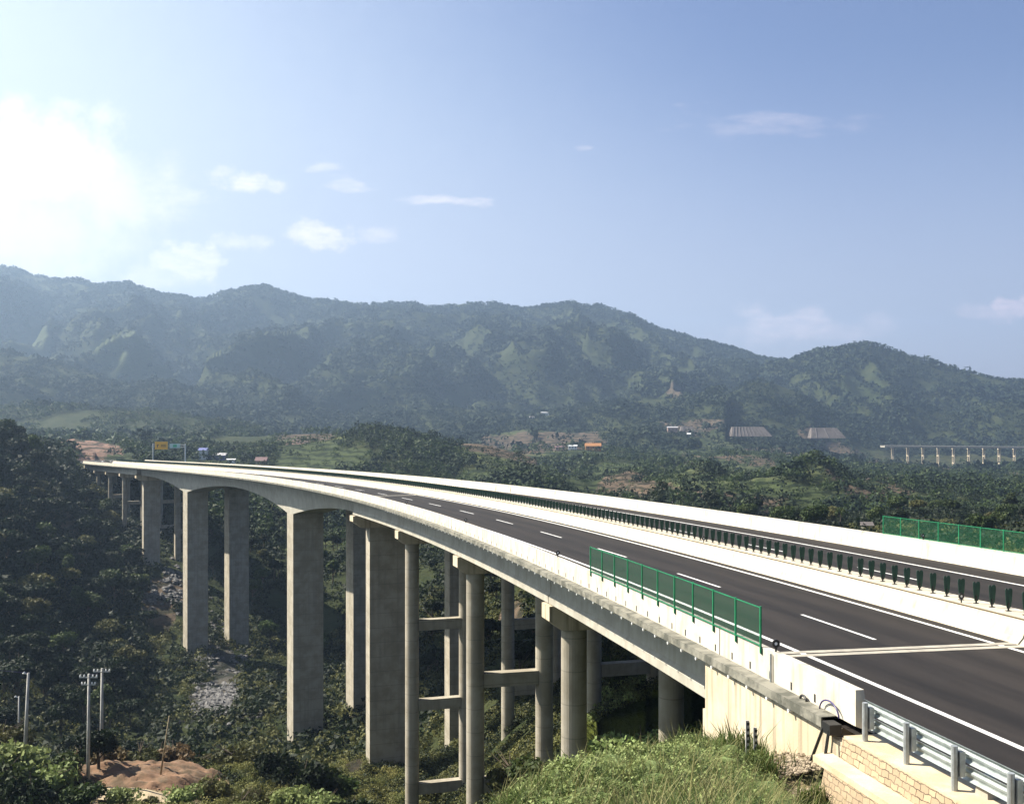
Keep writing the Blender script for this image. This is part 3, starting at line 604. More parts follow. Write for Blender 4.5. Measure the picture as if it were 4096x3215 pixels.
        mb = MB(); sweep(mb, [(w(-4.9), -2.55), (w(4.9), -2.55), (w(4.9), -3.3), (w(3.6), -4.2), (w(-3.6), -4.2), (w(-4.9), -3.3)], s - 1.2, s + 1.2, ss=[s - 1.2, s + 1.2]); cap = mb.build('cap_beam', M['abut'], root)
        mb = MB(); rect_col(mb, s, w(-2.6), w(2.6), 1.3, P(s, 0).z - 4.15, ground_at(s, c) - 4); mb.build('column', M['conc'], cap)
    for s in (p1, p2):
        mb = MB(); rect_col(mb, s, w(-2.95), w(2.75), 2.7, P(s, 0).z - 5.6, ground_at(s, c) - 5)
        mb.build('main_pier', M['conc'], root)
    # parapets
    if side == 0:
        mb = MB(); sweep(mb, [(-7.0, .2), (-7.0, 1.1), (-6.78, 1.1), (-6.70, .55), (-6.5, .2), (-6.5, 0)] , -12.0, S_END); mb.build('parapet', M['barrier'], root)
        mb = MB(); sweep(mb, [(4.42, 0), (4.62, .22), (4.86, .82), (4.86, .845), (6.2, .845), (6.2, .8), (6.45, .22), (6.6, 0)], -70, S_END); md = mb.build('median_barrier', M['median'], root)
        mb = MB(); sweep(mb, [(4.845, .80), (4.835, .846), (4.90, .849), (4.92, .842)], -70, S_END); mb.build('groove', M['groove'], md)
        k = 0
        for i in range(64):
            s = -9.7 + 1.5 * i; mb = MB(); mb.box(P(s, -7.004, .38), (.004, .05, .11), AX(s)); mb.build('drain_slot', M['hole'], root)
            s += .75; mb = MB(); mb.tube([P(s, -7.30, -.10), P(s, -7.44, -.12)], .055, 6); mb.build('drip_pipe', M['white'], root)
        for s in (-2.0, 26, 54, 82, 116):
            mb = MB(); mb.box(P(s - .6, -7.003, .66), (.004, .03, .44), AX(s)); mb.build('joint_gap', M['hole'], root)
        for s in (-2.0, 117.6):
            for d in (-.28, .28):
                mb = MB(); sweep(mb, [(-6.52, .008), (4.44, .008)], s + d - .2, s + d + .2, closed=False, ss=[s + d - .2, s + d + .2]); mb.build('expansion_joint', M['joint'], root, fix=False)
            mb = MB(); pts = [P(s, 4.415, .02), P(s, 4.615, .23), P(s, 4.85, .83)]
            A = AX(s); mb.add([q + A[1] * e for q in pts for e in (-.04, .04)], [(0, 1, 3, 2), (2, 3, 5, 4)]); mb.build('joint_gap', M['hole'], root, fix=False)
    else:
        mb = MB(); sweep(mb, [(17.40, 0), (17.45, .2), (17.55, .98), (17.62, 1.0), (17.62, 1.1), (17.95, 1.1), (17.95, .2), (17.6, .2)], -70, S_END); mb.build('parapet', M['barrier'], root)
        for s in (4.0, 123.0, 116.5):
            mb = MB(); A = AX(s); pts = [P(s, 17.39, .02), P(s, 17.53, .97)]; mb.add([q + A[1] * e for q in pts for e in (-.05, .05)], [(0, 1, 3, 2)]); mb.build('joint_gap', M['hole'], root, fix=False)
    return root
bridge('near concrete box and girder bridge carrying the left carriageway, curving away over the valley', 0)
bridge('far parallel concrete bridge carrying the right carriageway behind the median panels', 1)

# abutment of the near bridge
ab = empty('abutment', P(-6, -6), 'cream streaked concrete abutment wall holding the near end of the bridge', 'abutment')
mb = MB(); sweep(mb, [(-6.6, -.5), (-6.6, -4.2), (5.0, -4.2), (5.0, -.5)], -2.0, -1.2, ss=[-2.0, -1.2])
sweep(mb, [(-7.25, -.058), (-7.25, -4.2), (-6.55, -4.2), (-6.55, -.058)], -11.2, -1.9, ss=[-11.2, -8, -5, -1.9]); mb.build('side_wall', M['abut'], ab)
mb = MB(); sweep(mb, [(-6.3, -2.42), (-6.3, -6.5), (4.4, -6.5), (4.4, -2.42)], -1.15, .9, ss=[-1.15, .9]); mb.build('bearing_seat', M['abut'], ab)
mb = MB(); sweep(mb, [(-7.25, -.25), (-7.25, -1.4), (-6.3, -1.4), (-6.3, -.25)], -13.5, -11.25, ss=[-13.5, -11.25]); mb.build('end_block', M['abut'], ab)
# far embankment abutment
for c0, lb in ((-1.05, 'far abutment under the distant end of the near bridge beside the wooded hill'), (12.1, 'far abutment under the distant end of the parallel bridge')):
    a2 = empty('abutment', P(S_END, c0), lb, 'abutment'); mb = MB(); sweep(mb, [(c0 - 5.4, -.45), (c0 - 5.4, -9), (c0 + 5.4, -9), (c0 + 5.4, -.45)], S_END + .05, S_END + 3, ss=[S_END + .05, S_END + 3]); mb.build('front_wall', M['abut'], a2)

# ------------------------------------------------------------------ anti-glare panels on the median
def blade(mb, ang, w, h, dx):
    vs = []; n = 7; a = Vector((math.cos(ang), math.sin(ang), 0))
    prof = [(0, .45), (.12, .7), (.35, .95), (.7, 1.0), (.9, .92), (.97, .7), (1.0, .35)]
    b = Vector((-a.y, a.x, 0)) * .006
    L_ = [Vector((dx * (.35 + .65 * t), 0, .10 + (h - .10) * t)) - a * (w / 2 * k) for t, k in prof]; R_ = [Vector((dx * (.35 + .65 * t), 0, .10 + (h - .10) * t)) + a * (w / 2 * k) for t, k in prof]
    ring = L_ + R_[::-1]
    mb.prism([p - b for p in ring], [p + b for p in ring])
tpl = empty('antiglare_panel', (0, 0, 0))
mb = MB(); blade(mb, R(18), .17, .86, -.085); mb.build('blade', M['panel'], tpl)
mb = MB(); blade(mb, R(-18), .17, .86, .085); mb.build('blade', M['panel'], tpl)
mb = MB(); mb.tube([(0, 0, 0), (0, 0, .32)], .035, 8).box((0, 0, .012), (.09, .07, .012)); mb.build('foot', M['black'], tpl)
mbs = MB(); blade(mbs, R(18), .17, .86, -.085); blade(mbs, R(-18), .17, .86, .085); mbs.tube([(0, 0, 0), (0, 0, .3)], .035, 5)
tps = mbs.build('antiglare_panel', M['panel'])
GP = 'anti glare panels along the median barrier'
for i in range(300):
    s = -3.9 + i
    if i < 60:
        o = tpl if i == 0 else copy_tree(tpl)
    else:
        o = tps if i == 60 else copy_tree(tps)
    tag(o, 'dark green forked anti glare panel standing in the row on the median barrier', 'panel', GP)
    o.location = P(s, 5.5, .846); o.rotation_euler = (0, 0, -float(np.interp(s, SS, _th)) + R(3) * math.sin(i * 1.7))
tag(tpl, 'dark green anti glare panel nearest the right edge, first of the median row')
tpl['group'] = GP
mb = MB(); i = 300
bv = [Vector(v.co) for v in tps.data.vertices]; bf = [tuple(p.vertices) for p in tps.data.polygons]
while -3.9 + i < S_END - 4:
    s = -3.9 + i; A = AX(s); p = P(s, 5.5, .846); mb.add([p + A[0] * v.x + A[1] * v.y + A[2] * v.z for v in bv], bf); i += 1
tag(mb.build('antiglare_panels', M['panel'], fix=False), 'far run of tiny green anti glare panels on the median', 'panels', kind='stuff')

# ------------------------------------------------------------------ green safety fences
def uvquad(name, quads, m, parent):
    off = wloc(parent); vs = []; fs = []; uvs = []
    for q, uv in quads:
        fs.append(tuple(range(len(vs), len(vs) + 4))); vs += [Vector(p) - off for p in q]; uvs += uv
    me = bpy.data.meshes.new(name); me.from_pydata(vs, [], fs); u = me.uv_layers.new(name='UVMap')
    for i_, l in enumerate(u.data): l.uv = uvs[i_]
    me.materials.append(m); return link(name, me, parent)
def fence(s0, n, o, lab, zb):
    root = empty('safety_fence', P(s0, o, 1.1), lab, 'fence')
    for i in range(n):
        s = s0 + 2 * i; mb = MB(); mb.box(P(s, o, (zb + 2.32) / 2), (.025, .03, (2.32 - zb) / 2), AX(s)); pt = mb.build('post', M['green'], root)
        mb = MB(); mb.box(P(s, o + .028, zb + .06), (.02, .07, .09), AX(s)); mb.build('clamp', M['panel'], pt)
    q = []
    for i in range(n - 1):
        a, b = s0 + 2 * i, s0 + 2 * i + 2; q.append(([P(a, o, 1.16), P(b, o, 1.16), P(b, o, 2.26), P(a, o, 2.26)], [(0, 0), (2, 0), (2, 1.1), (0, 1.1)]))
    uvquad('wire_mesh', q, M['mesh'], root)
    for h in (1.14, 2.28):
        mb = MB(); sweep(mb, [(o - .015, h - .015), (o + .015, h - .015), (o + .015, h + .015), (o - .015, h + .015)], s0, s0 + 2 * (n - 1)); mb.build('rail', M['green'], root)
fence(-6.1, 11, -7.04, 'green wire mesh safety fence on the outer parapet of the near bridge', .92)
fence(3.4, 14, 17.80, 'green wire mesh safety fence on the far parapet at the right edge', 1.0)

# ------------------------------------------------------------------ delineators
def delineator(s, o, h, lab, big=False):
    k = 1.0
    root = empty('delineator', P(s, o, h), lab, 'delineator', 'round reflectors on the parapets')
    A = AX(s); p = P(s, o, h)
    mb = MB(); mb.tube([p, p + Vector((0, 0, .16))], .03, 8); mb.build('stem', M['black'], root)
    mb = MB(); n = 20; c = p + Vector((0, 0, .26)); dirv = (-c).normalized(); e1 = dirv.cross(Vector((0, 0, 1))).normalized(); e2 = e1.cross(dirv)
    e1 = A[0]; e2 = Vector((0, 0, 1)); nn = A[1]
    vs = []
    for t in range(n):
        q = e1 * math.cos(2 * math.pi * t / n) + e2 * math.sin(2 * math.pi * t / n)
        vs += [c + q * .05 - nn * .02, c + q * .12 - nn * .02, c + q * .12 + nn * .02, c + q * .05 + nn * .02]
    fs = [(4 * t + a, 4 * t + (a + 1) % 4, 4 * ((t + 1) % n) + (a + 1) % 4, 4 * ((t + 1) % n) + a) for t in range(n) for a in range(4)]
    mb.add(vs, fs); mb.build('ring', M['black'], root)
    mb = MB(); mb.tube([c - nn * .01, c + nn * .01], .049, 14); mb.build('reflector', M['porcelain'], root)
    return root
names = ['near the end of the outer parapet, beside the green fence', 'where the outer parapet passes the second dash', 'third from the near end of the outer parapet', 'fourth from the near end of the outer parapet', 'fifth from the near end of the outer parapet', 'sixth from the near end of the outer parapet', 'seventh from the near end of the outer parapet', 'eighth, most distant on the outer parapet']
for i, s in enumerate((-6.9, 20.9, 48.1, 75.9, 103, 130.8, 159.1, 188.1)): delineator(s, -6.9, 1.08, 'black ring reflector ' + names[i])
for s, l in ((24.9, 'black reflector in front of the far green fence'), (64.9, 'small black reflector on the far parapet, left of the far fence')): delineator(s, 17.75, 1.1, l)
for s, l in ((2.4, 'black reflector between panels on the median, nearer one'), (29.5, 'black reflector among the median panels, farther one')): delineator(s, 5.05, .846, l)
# slim pipe below the nearest delineator
pp = MB(); pp.tube([P(-6.9, -7.06, .2), P(-6.9, -7.06, 1.05)], .035, 8)
tag(pp.build('conduit_pipe', M['galvpost']), 'slim grey conduit pipe clamped upright to the outer parapet under the ring reflector', 'pipe')
cb = MB(); cb.tube([P(-10.2 - .55 * (1 - math.cos(t)) , -7.10, .22 + .33 * math.sin(t)) for t in np.linspace(0, math.pi, 14)], .022, 8)
tag(cb.build('cable_loop', M['cable'], smooth=True), 'violet cable looping out of the ledge near the parapet end', 'cable')
cb = MB(); cb.tube([P(-9.0 - .2 * (1 - math.cos(t)), -7.10, .21 + .13 * math.sin(t)) for t in np.linspace(0, math.pi, 10)], .035, 8)
tag(cb.build('hose_loop', M['black'], smooth=True), 'short black hose loop on the ledge', 'hose')
br = empty('cable_bracket', P(-11.2, -7.35, -.1), 'black steel bracket with hanging straps at the end of the ledge', 'bracket')
mb = MB(); mb.box(P(-11.35, -7.32, .02), (.16, .22, .13), AX(-11)); mb.build('head', M['black'], br)
for a in (-.13, .17):
    mb = MB(); p = P(-11.35 + a, -7.46, 0); q = P(-11.2 + a * 2.4, -7.62, -.95); mb.tube([p, q], .04, 6); mb.build('strap', M['black'], br)

# ------------------------------------------------------------------ guard rail on the embankment
gr = empty('guard_rail', P(-15, -7, 0), 'galvanised double beam crash barrier starting at the parapet end', 'crash barrier')
wb = [(0, -.155), (.035, -.14), (.075, -.10), (.075, -.055), (.03, -.02), (.03, .02), (.075, .055), (.075, .10), (.035, .14), (0, .155), (-.012, .155), (.02, .13), (.06, .10), (.06, .06), (.015, .02), (.015, -.02), (.06, -.06), (.06, -.10), (.02, -.13), (-.012, -.155)]
for hh in (.38, .74):
    mb = MB(); sweep(mb, [(-6.83 + .0 + a, hh + b) for a, b in wb], -40, -12.05, ss=list(np.linspace(-40, -12.05, 24))); mb.build('beam', M['galv'], gr)
for i in range(12):
    s = -12.6 - 1.93 * i; A = AX(s)
    mb = MB(); p = P(s, -7.06); mb.tube([(p.x, p.y, p.z - .4), (p.x, p.y, p.z + .93)], .07, 12); pt = mb.build('post', M['galvpost'], gr)
    mb = MB(); mb.box(P(s, -6.93, .56), (.06, .10, .26), A); mb.build('spacer', M['galvpost'], pt)
mb = MB(); sweep(mb, [(-7.34, .0), (-7.34, -.30), (-6.3, -.30), (-6.3, .012)], -60, -12.05, ss=list(np.linspace(-60, -12.05, 30))); 
sh = mb.build('shoulder_slab', M['shoulder']); tag(sh, kind='structure')
pb = MB(); p = P(-16.9, -6.62); pb.prism([P(-17.15, -6.75, -.02), P(-16.7, -6.75, -.02), P(-16.7, -6.45, -.02), P(-17.15, -6.45, -.02)], [P(-17.1, -6.72, .42), P(-16.75, -6.72, .42), P(-16.75, -6.48, .42), P(-17.1, -6.48, .42)])
tag(pb.build('marker_block', M['girder']), 'small grey concrete marker block under the crash barrier', 'block')
rw = empty('retaining_wall', P(-20, -7.4, -1), 'stepped brick retaining wall with a cream ledge beside the crash barrier', 'wall')
def wallface(o0, h0, o1, h1, sA, sB):
    q = []; ss = np.arange(sA, sB + .01, 1.0)
    for a, b in zip(ss[:-1], ss[1:]):
        q.append(([P(a, o1, h1), P(b, o1, h1), P(b, o0, h0), P(a, o0, h0)], [(a, h1), (b, h1), (b, h0), (a, h0)]))
    return q
uvquad('upper_course', wallface(-7.345, -.05, -7.43, -.56, -60, -12), M['brick'], rw)
mb = MB(); sweep(mb, [(-7.42, -.55), (-7.85, -.62), (-7.85, -.78), (-7.42, -.78)], -60, -11.4, ss=list(np.linspace(-60, -11.4, 30))); mb.build('ledge', M['shoulder'], rw)
uvquad('lower_course', wallface(-7.83, -.78, -7.98, -1.6, -60, -11.4), M['brick'], rw)

# two small marker posts in front of the abutment
for (px, yt, yb), l in (((2989, 2880, 3030), 'left of two slim striped posts in front of the abutment'), ((3020, 2908, 3045), 'right of two slim striped posts in front of the abutment')):
    Y = 30.0; X = (px - CX) / FPX * Y; zt = -(yt - CY) / FPX * Y
    root = empty('marker_post', (X, Y, zt - 1.4), l, 'post')
    mb = MB(); mb.box((X, Y, zt - .8), (.045, .03, .8)); mb.build('post', M['pole'], root)
    for k in range(6):
        mb = MB(); mb.box((X + .02, Y, zt - .09 - k * .16), (.035, .035, .04)); mb.build('band', M['black'], root)

# ------------------------------------------------------------------ utility poles in the valley
def upole(px, yt, yb, Y, r, lab, arms=0, lean=0):
    X, _ = at(px, Y); zt = -(yt - CY) / FPX * Y; zb = -(yb - CY) / FPX * Y
    root = empty('utility_pole', (X, Y, zb), lab, 'utility pole', 'utility poles in the valley bottom')
    mb = MB(); mb.tube([(X, Y, zb - 2.5), (X + lean, Y, zt)], [r * 1.35, r * .85], 10); mb.build('shaft', M['pole'], root, smooth=True)
    top = Vector((X + lean, Y, zt))
    for k in range(arms):
        z = zt - .35 - k * .75
        mb = MB(); mb.box((top.x, Y - .12, z), (.95 - .2 * k, .05, .05)); ar = mb.build('crossarm', M['galvpost'], root)
        for a in (-.85, -.45, .45, .85):
            mb = MB(); xx = top.x + a * (1 - .2 * k); mb.tube([(xx, Y - .12, z + .05), (xx, Y - .12, z + .14), (xx, Y - .12, z + .30)], [.03, .10, .05], 8); mb.build('insulator', M['porcelain'], ar)
    if not arms:
        mb = MB(); mb.tube([(top.x, Y, zt - .15), (top.x - .55, Y, zt - .05)], .04, 6); mb.build('bracket', M['galvpost'], root)
        mb = MB(); mb.tube([(top.x - .62, Y, zt - .10), (top.x - .45, Y, zt + .02), (top.x - .3, Y, zt - .1)], [.06, .14, .06], 8); mb.build('insulator', M['porcelain'], root)
    return top
t1 = upole(97, 2690, 2995, 118, .16, 'pale concrete utility pole nearest the left edge, taller of the left pair', lean=.45)
t4 = upole(76, 2784, 2925, 150, .13, 'short thin utility pole half hidden behind the leftmost pole', lean=0)
t2 = upole(352, 2694, 3080, 113, .15, 'utility pole with crossarms and insulators beside the dark slim bush, left of the middle pair', 2, lean=.1)
t3 = upole(405, 2672, 2990, 120, .16, 'utility pole with crossarm and white insulators, right of the middle pair', 1, lean=.1)
for a, b, l in ((t2, t3, 'sagging wire between the two middle utility poles'), (t1, Vector((-70, 112, -24)), 'thin violet wire running from the leftmost pole out of frame')):
    mb = MB(); pts = [a.lerp(b, t) - Vector((0, 0, 1.2 * t * (1 - t))) for t in np.linspace(0, 1, 9)]; mb.tube(pts, .02, 4); tag(mb.build('wire', M['cable']), l, 'wire')
X, Y = at(640, 116); mb = MB(); zb = -(3090 - CY) / FPX * 116; zt = -(2862 - CY) / FPX * 116; X2, _ = at(677, 116); mb.tube([(X, Y, zb - .6), (X2, Y, zt)], [.11, .06], 8)
tag(mb.build('wooden_stake', M['wood'], smooth=True), 'leaning pale wooden stake standing on the red dirt mound', 'stake')

# red dirt mound and path
def moundmesh():
    Xc, Yc = at(585, 118.5); n = 70; mb = MB(); vs = []; fs = []
    gx = np.linspace(-1.15, 1.15, n); X2, Y2 = np.meshgrid(gx * 11 + Xc, gx * 9 + Yc); zz = terrain(X2.ravel(), Y2.ravel()).reshape(n, n)
    rr = np.sqrt(((X2 - Xc) / 8.8)**2 + ((Y2 - Yc) / 7.0)**2) + fbm(X2 / 2.5, Y2 / 2.5, 4) * .5
    H = 1.3 * np.clip(1 - rr**2, -1, 1) * (1 + .7 * fbm(X2 / 2.2, Y2 / 2.2, 4)) + fbm(X2 * 1.1, Y2 * 1.1, 4) * .9 + fbm(X2 * 3, Y2 * 3, 2) * .25 - .15
    for i in range(n):
        for j in range(n): vs.append((X2[i, j], Y2[i, j], zz[i, j] + H[i, j]))
    fs = [(i * n + j, i * n + j + 1, (i + 1) * n + j + 1, (i + 1) * n + j) for i in range(n - 1) for j in range(n - 1)]
    mb.add(vs, fs); tag(mb.build('dirt_mound', M['dirt'], smooth=True, fix=False), 'low mound of bare reddish dirt in the valley with a leaning stake', 'dirt mound')
moundmesh()
mb = MB(); vs = []; n = 0
for px in range(380, 1100, 12):
    for Yp in (108.9 - (px - 380) * .0066, 112.6 - (px - 380) * .0066):
        x, y = at(px, Yp); vs.append((x, y, T(x, y) + .35))
n = len(vs) // 2; mb.add(vs, [(2 * i, 2 * i + 2, 2 * i + 3, 2 * i + 1) for i in range(n - 1)]); tag(mb.build('path', M['path'], fix=False), kind='structure')

# ------------------------------------------------------------------ vegetation meshes
def rand_rot(n, rng):
    v = rng.normal(size=(n, 3)); return v / np.linalg.norm(v, axis=1, keepdims=True)
def leaf_cards(cen, nrm, size, rng, jit=.8, asp=.6):
    n = len(cen); nn = nrm + rng.normal(size=(n, 3)) * jit; nn /= np.linalg.norm(nn, axis=1, keepdims=True)
    a = np.cross(nn, rand_rot(n, rng)); a /= np.linalg.norm(a, axis=1, keepdims=True) + 1e-9; b = np.cross(nn, a)
    sz = size * rng.uniform(.6, 1.4, (n, 1)); a = a * sz * .5; b = b * sz * .5 * asp
    return np.stack([cen - a * .9, cen - b, cen + a, cen + b], 1)
def crown_pts(rng, lobes, n, rx, rz, zc):
    """lumpy crown: several overlapping lobes, leaves near lobe surfaces"""
    pts = []; nrms = []
    for k in range(lobes):
        d = rand_rot(1, rng)[0]; d[2] = abs(d[2]) * .9 - .25; c = d * np.array([rx, rx, rz]) * rng.uniform(.3, .75); c[2] += zc
        r = rx * rng.uniform(.28, .5); m = n // lobes
        u = rand_rot(m, rng); rad = r * rng.uniform(.55, 1.08, (m, 1)); p = c + u * rad * np.array([1, 1, .8]); pts.append(p); nrms.append(u)
    return np.concatenate(pts), np.concatenate(nrms)
def tree_mesh(kind, seed, leaf, n):
    rng = np.random.default_rng(seed)
    if kind == 'broad': h, rx, rz, lobes = 9, 3.8, 3.0, 13
    elif kind == 'tall': h, rx, rz, lobes = 11, 2.6, 4.0, 12
    elif kind == 'bush': h, rx, rz, lobes = 2.2, 1.5, 1.2, 9
    elif kind == 'slim': h, rx, rz, lobes = 5, 1.9, 2.7, 16
    zc = h - rz * .95 if kind not in ('bush',) else .8
    if kind == 'slim': zc = 2.6
    p, u = crown_pts(rng, lobes, n, rx, rz, zc)
    me = (leaf_cards(p, u, leaf, rng), h, rx, zc)
    tr = MB(); tr.tube([(0, 0, -1.5), (.05, 0, h * .25), (-.1, .1, h * .5), (0, 0, h * .8)], [.035 * h, .026 * h, .018 * h, .006 * h], 7)
    for k in range(6):
        a = rng.uniform(0, 6.28); z0 = h * rng.uniform(.22, .55); L_ = rx * rng.uniform(.5, .85)
        tr.tube([(0, 0, z0), (math.cos(a) * L_ * .5, math.sin(a) * L_ * .5, z0 + h * .12), (math.cos(a) * L_, math.sin(a) * L_, z0 + h * .26)], [.016 * h, .009 * h, .003 * h], 5)
    return me, tr
def make_tree_tpl(name, kind, seed, m, leaf, n):
    (cards, h, rx, zc), tr = tree_mesh(kind, seed, leaf, n)
    root = bpy.data.objects.new(name, None); C.objects.link(root)
    t = tr.build('trunk' if kind not in ('bush', 'slim') else 'stem', M['bark'], root, fix=False)
    link('crown', soup_mesh('crown', cards, m), root); return root
class Plants:
    def __init__(s): s.used = set()
    def put(s, tpl, x, y, sc, label, cat, group, sz=1.0, z=None, rot=None):
        o = tpl if tpl.name not in s.used else copy_tree(tpl); s.used.add(tpl.name)
        o.location = (x, y, T(x, y) if z is None else z); o.rotation_euler = (0, 0, random.uniform(0, 6.28) if rot is None else rot); o.scale = (sc, sc, sc * sz)
        tag(o, label, cat, group); return o
PL = Plants()
TB = [make_tree_tpl('broadleaf_tree', 'broad', 10 + i, M[m], .75, 2300) for i, m in enumerate(('leafA', 'leafA', 'leafB', 'leafC', 'leafA', 'leafB'))]
TT = [make_tree_tpl('broadleaf_tree', 'tall', 30 + i, M[m], .65, 2000) for i, m in enumerate(('leafA', 'leafB'))]
BU = [make_tree_tpl('bush', 'bush', 50 + i, M[m], .26, 1500) for i, m in enumerate(('leafB', 'leafD', 'leafC', 'leafA', 'leafE'))]
SB = make_tree_tpl('slim_bush', 'slim', 70, M['leafA'], .3, 5200)

# visible-from-camera test against the terrain (used only to choose which trees are individuals)
def place_trees():
    rng = np.random.default_rng(11)
    zones = [ # px0, px1, Y0, Y1, count, scale, label, group, templates
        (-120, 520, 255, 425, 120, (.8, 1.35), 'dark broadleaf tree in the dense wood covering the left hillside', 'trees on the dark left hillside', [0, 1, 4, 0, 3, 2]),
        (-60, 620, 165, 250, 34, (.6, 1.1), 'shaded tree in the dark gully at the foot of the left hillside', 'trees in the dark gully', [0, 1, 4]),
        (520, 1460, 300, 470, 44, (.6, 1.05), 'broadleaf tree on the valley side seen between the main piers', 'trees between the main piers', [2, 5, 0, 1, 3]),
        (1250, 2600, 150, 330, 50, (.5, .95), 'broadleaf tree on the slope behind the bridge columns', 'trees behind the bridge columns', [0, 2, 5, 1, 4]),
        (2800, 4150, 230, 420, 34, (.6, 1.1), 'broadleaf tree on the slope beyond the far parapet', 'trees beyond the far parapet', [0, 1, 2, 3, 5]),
    ]
    for (a, b, Y0, Y1, n, (s0, s1), lab, grp, tp) in zones:
        k = 0; tries = 0
        while k < n and tries < n * 20:
            tries += 1
            px = rng.uniform(a, b); Y = math.sqrt(rng.uniform(Y0**2, Y1**2)); x, y = at(px, Y)
            s, o = road_coords(np.array([x]), np.array([y])); s, o = s[0], o[0]
            if -12 < o < 23 and s < 560: 
                if not (20 < s < 440 and T(x, y) < float(np.interp(s, SS, RZ)) - 18): continue
                if abs(o + 1) < 5.5 or abs(o - 12) < 5.5: continue
            if patches(np.array([x]), np.array([y]))[0] in (1, 3, 4) : continue
            t = tp[rng.integers(0, len(tp))]; sc = rng.uniform(s0, s1)
            zt = P(s, 0).z if abs(o) < 30 and s < 560 else 99
            if T(x, y) + 10 * sc > zt - 4: sc *= .4
            tree = (TB + TT)[t] if rng.random() > .12 else TT[rng.integers(0, 2)]
            PL.put(tree, x, y, sc, lab, 'tree', grp); k += 1
place_trees()

# bushes and shrubs in the near valley: px, Y, scale, template, label
BL = [(60, 112, 2.3, 1, 'large bright green bush at the lower left edge'), (190, 109, 2.2, 1, 'bright leafy bush left of the dirt mound'), (10, 107, 2.4, 0, 'bush in the bottom left corner'), (120, 105, 2.0, 3, 'dark bush below the bright ones in the bottom left corner'),
      (265, 113, 1.8, 0, 'bush between the leftmost pole and the middle poles'), (25, 122, 2.4, 2, 'olive shrub behind the leftmost poles'), (480, 107, 1.3, 1, 'small bright bush in front of the dirt mound, on the path edge'), (735, 105.2, 1.4, 1, 'small bright bush in front of the dirt mound at its right end'),
      (850, 112, 1.5, 2, 'olive scrub right of the dirt mound'), (430, 122, 1.5, 4, 'brown dry shrub behind the crossarm poles'), (330, 124, 1.6, 4, 'brown dry reed clump left of the crossarm poles'), (560, 124, 1.8, 2, 'olive shrub behind the dirt mound, left part'), (690, 126, 1.9, 4, 'dry brown shrub behind the wooden stake'),
      (650, 146, 4.6, 3, 'large round dark bush above the dirt mound'), (800, 132, 1.9, 2, 'olive shrub behind the right end of the mound'), (930, 128, 2.1, 2, 'olive brown shrub in the middle of the valley'), (1000, 150, 2.2, 0, 'green shrub below the grey rubble'),
      (1110, 122, 2.0, 3, 'dark bush in front of the nearest main pier'), (1230, 118, 2.2, 3, 'dark bush right of the nearest main pier foot'), (1330, 120, 2.0, 0, 'green bush left of the transition pier'), (1160, 109, 1.7, 1, 'sunlit bush at the bottom edge below the main pier'), (1300, 107, 1.6, 1, 'sunlit bush at the bottom edge left of the wide pier'),
      (1040, 111, 1.7, 2, 'olive bush at the bottom edge'), (1420, 112, 1.8, 3, 'dark bush at the foot of the wide pier'), (1520, 105, 1.8, 3, 'dark bush at the bottom edge in front of the wide pier'), (1720, 128, 1.5, 2, 'round olive bush seen between the twin columns'), (1780, 92, 1.4, 0, 'low green bush under the lowest cross beam'),
      (880, 140, 1.7, 2, 'scrubby shrub on the slope below the rubble, left one'), (760, 152, 1.8, 0, 'green shrub beneath the far main pier'), (1180, 160, 1.8, 0, 'shrub at the very foot of the nearest main pier'), (1090, 175, 1.8, 2, 'olive shrub left of the main pier foot'), (500, 135, 1.8, 2, 'olive shrub behind the poles'),
      (600, 108, .6, 2, 'tiny scrub on the path'), (970, 104, 1.4, 2, 'olive scrub beside the path'), (340, 105, 1.6, 0, 'green bush at the bottom edge under the left pole'), (1900, 70, 1.1, 0, 'small bush at the foot of the round column'), (2060, 60, 1.2, 2, 'olive bush behind the tall grass, left end'), (2140, 75, 1.5, 0, 'green bush between the round columns'),
      (2480, 90, 2.2, 1, 'bush coloured bright as if sunlit on the slope behind the right columns'), (2560, 100, 2.4, 2, 'olive bush on the slope behind the right columns'), (2620, 82, 1.8, 1, 'bright bush seen under the girder near the abutment'), (2800, 80, 2.0, 0, 'green bush under the girder beside the abutment'), (2440, 110, 2.2, 0, 'green bush uphill behind the right columns'), (2040, 95, 1.8, 2, 'olive bush beyond the round columns')]  # bright-leaved bushes under the decks: sunlight put into the leaf colour
for px, Y, sc, k, lab in BL:
    x, y = at(px, Y); PL.put(BU[k], x, y, sc, lab, 'bush', 'bushes in the near valley')
x, y = at(392, 117); PL.put(SB, x, y, 1.25, 'slim dark upright bush between the two crossarm poles', 'bush', 'bushes in the near valley')

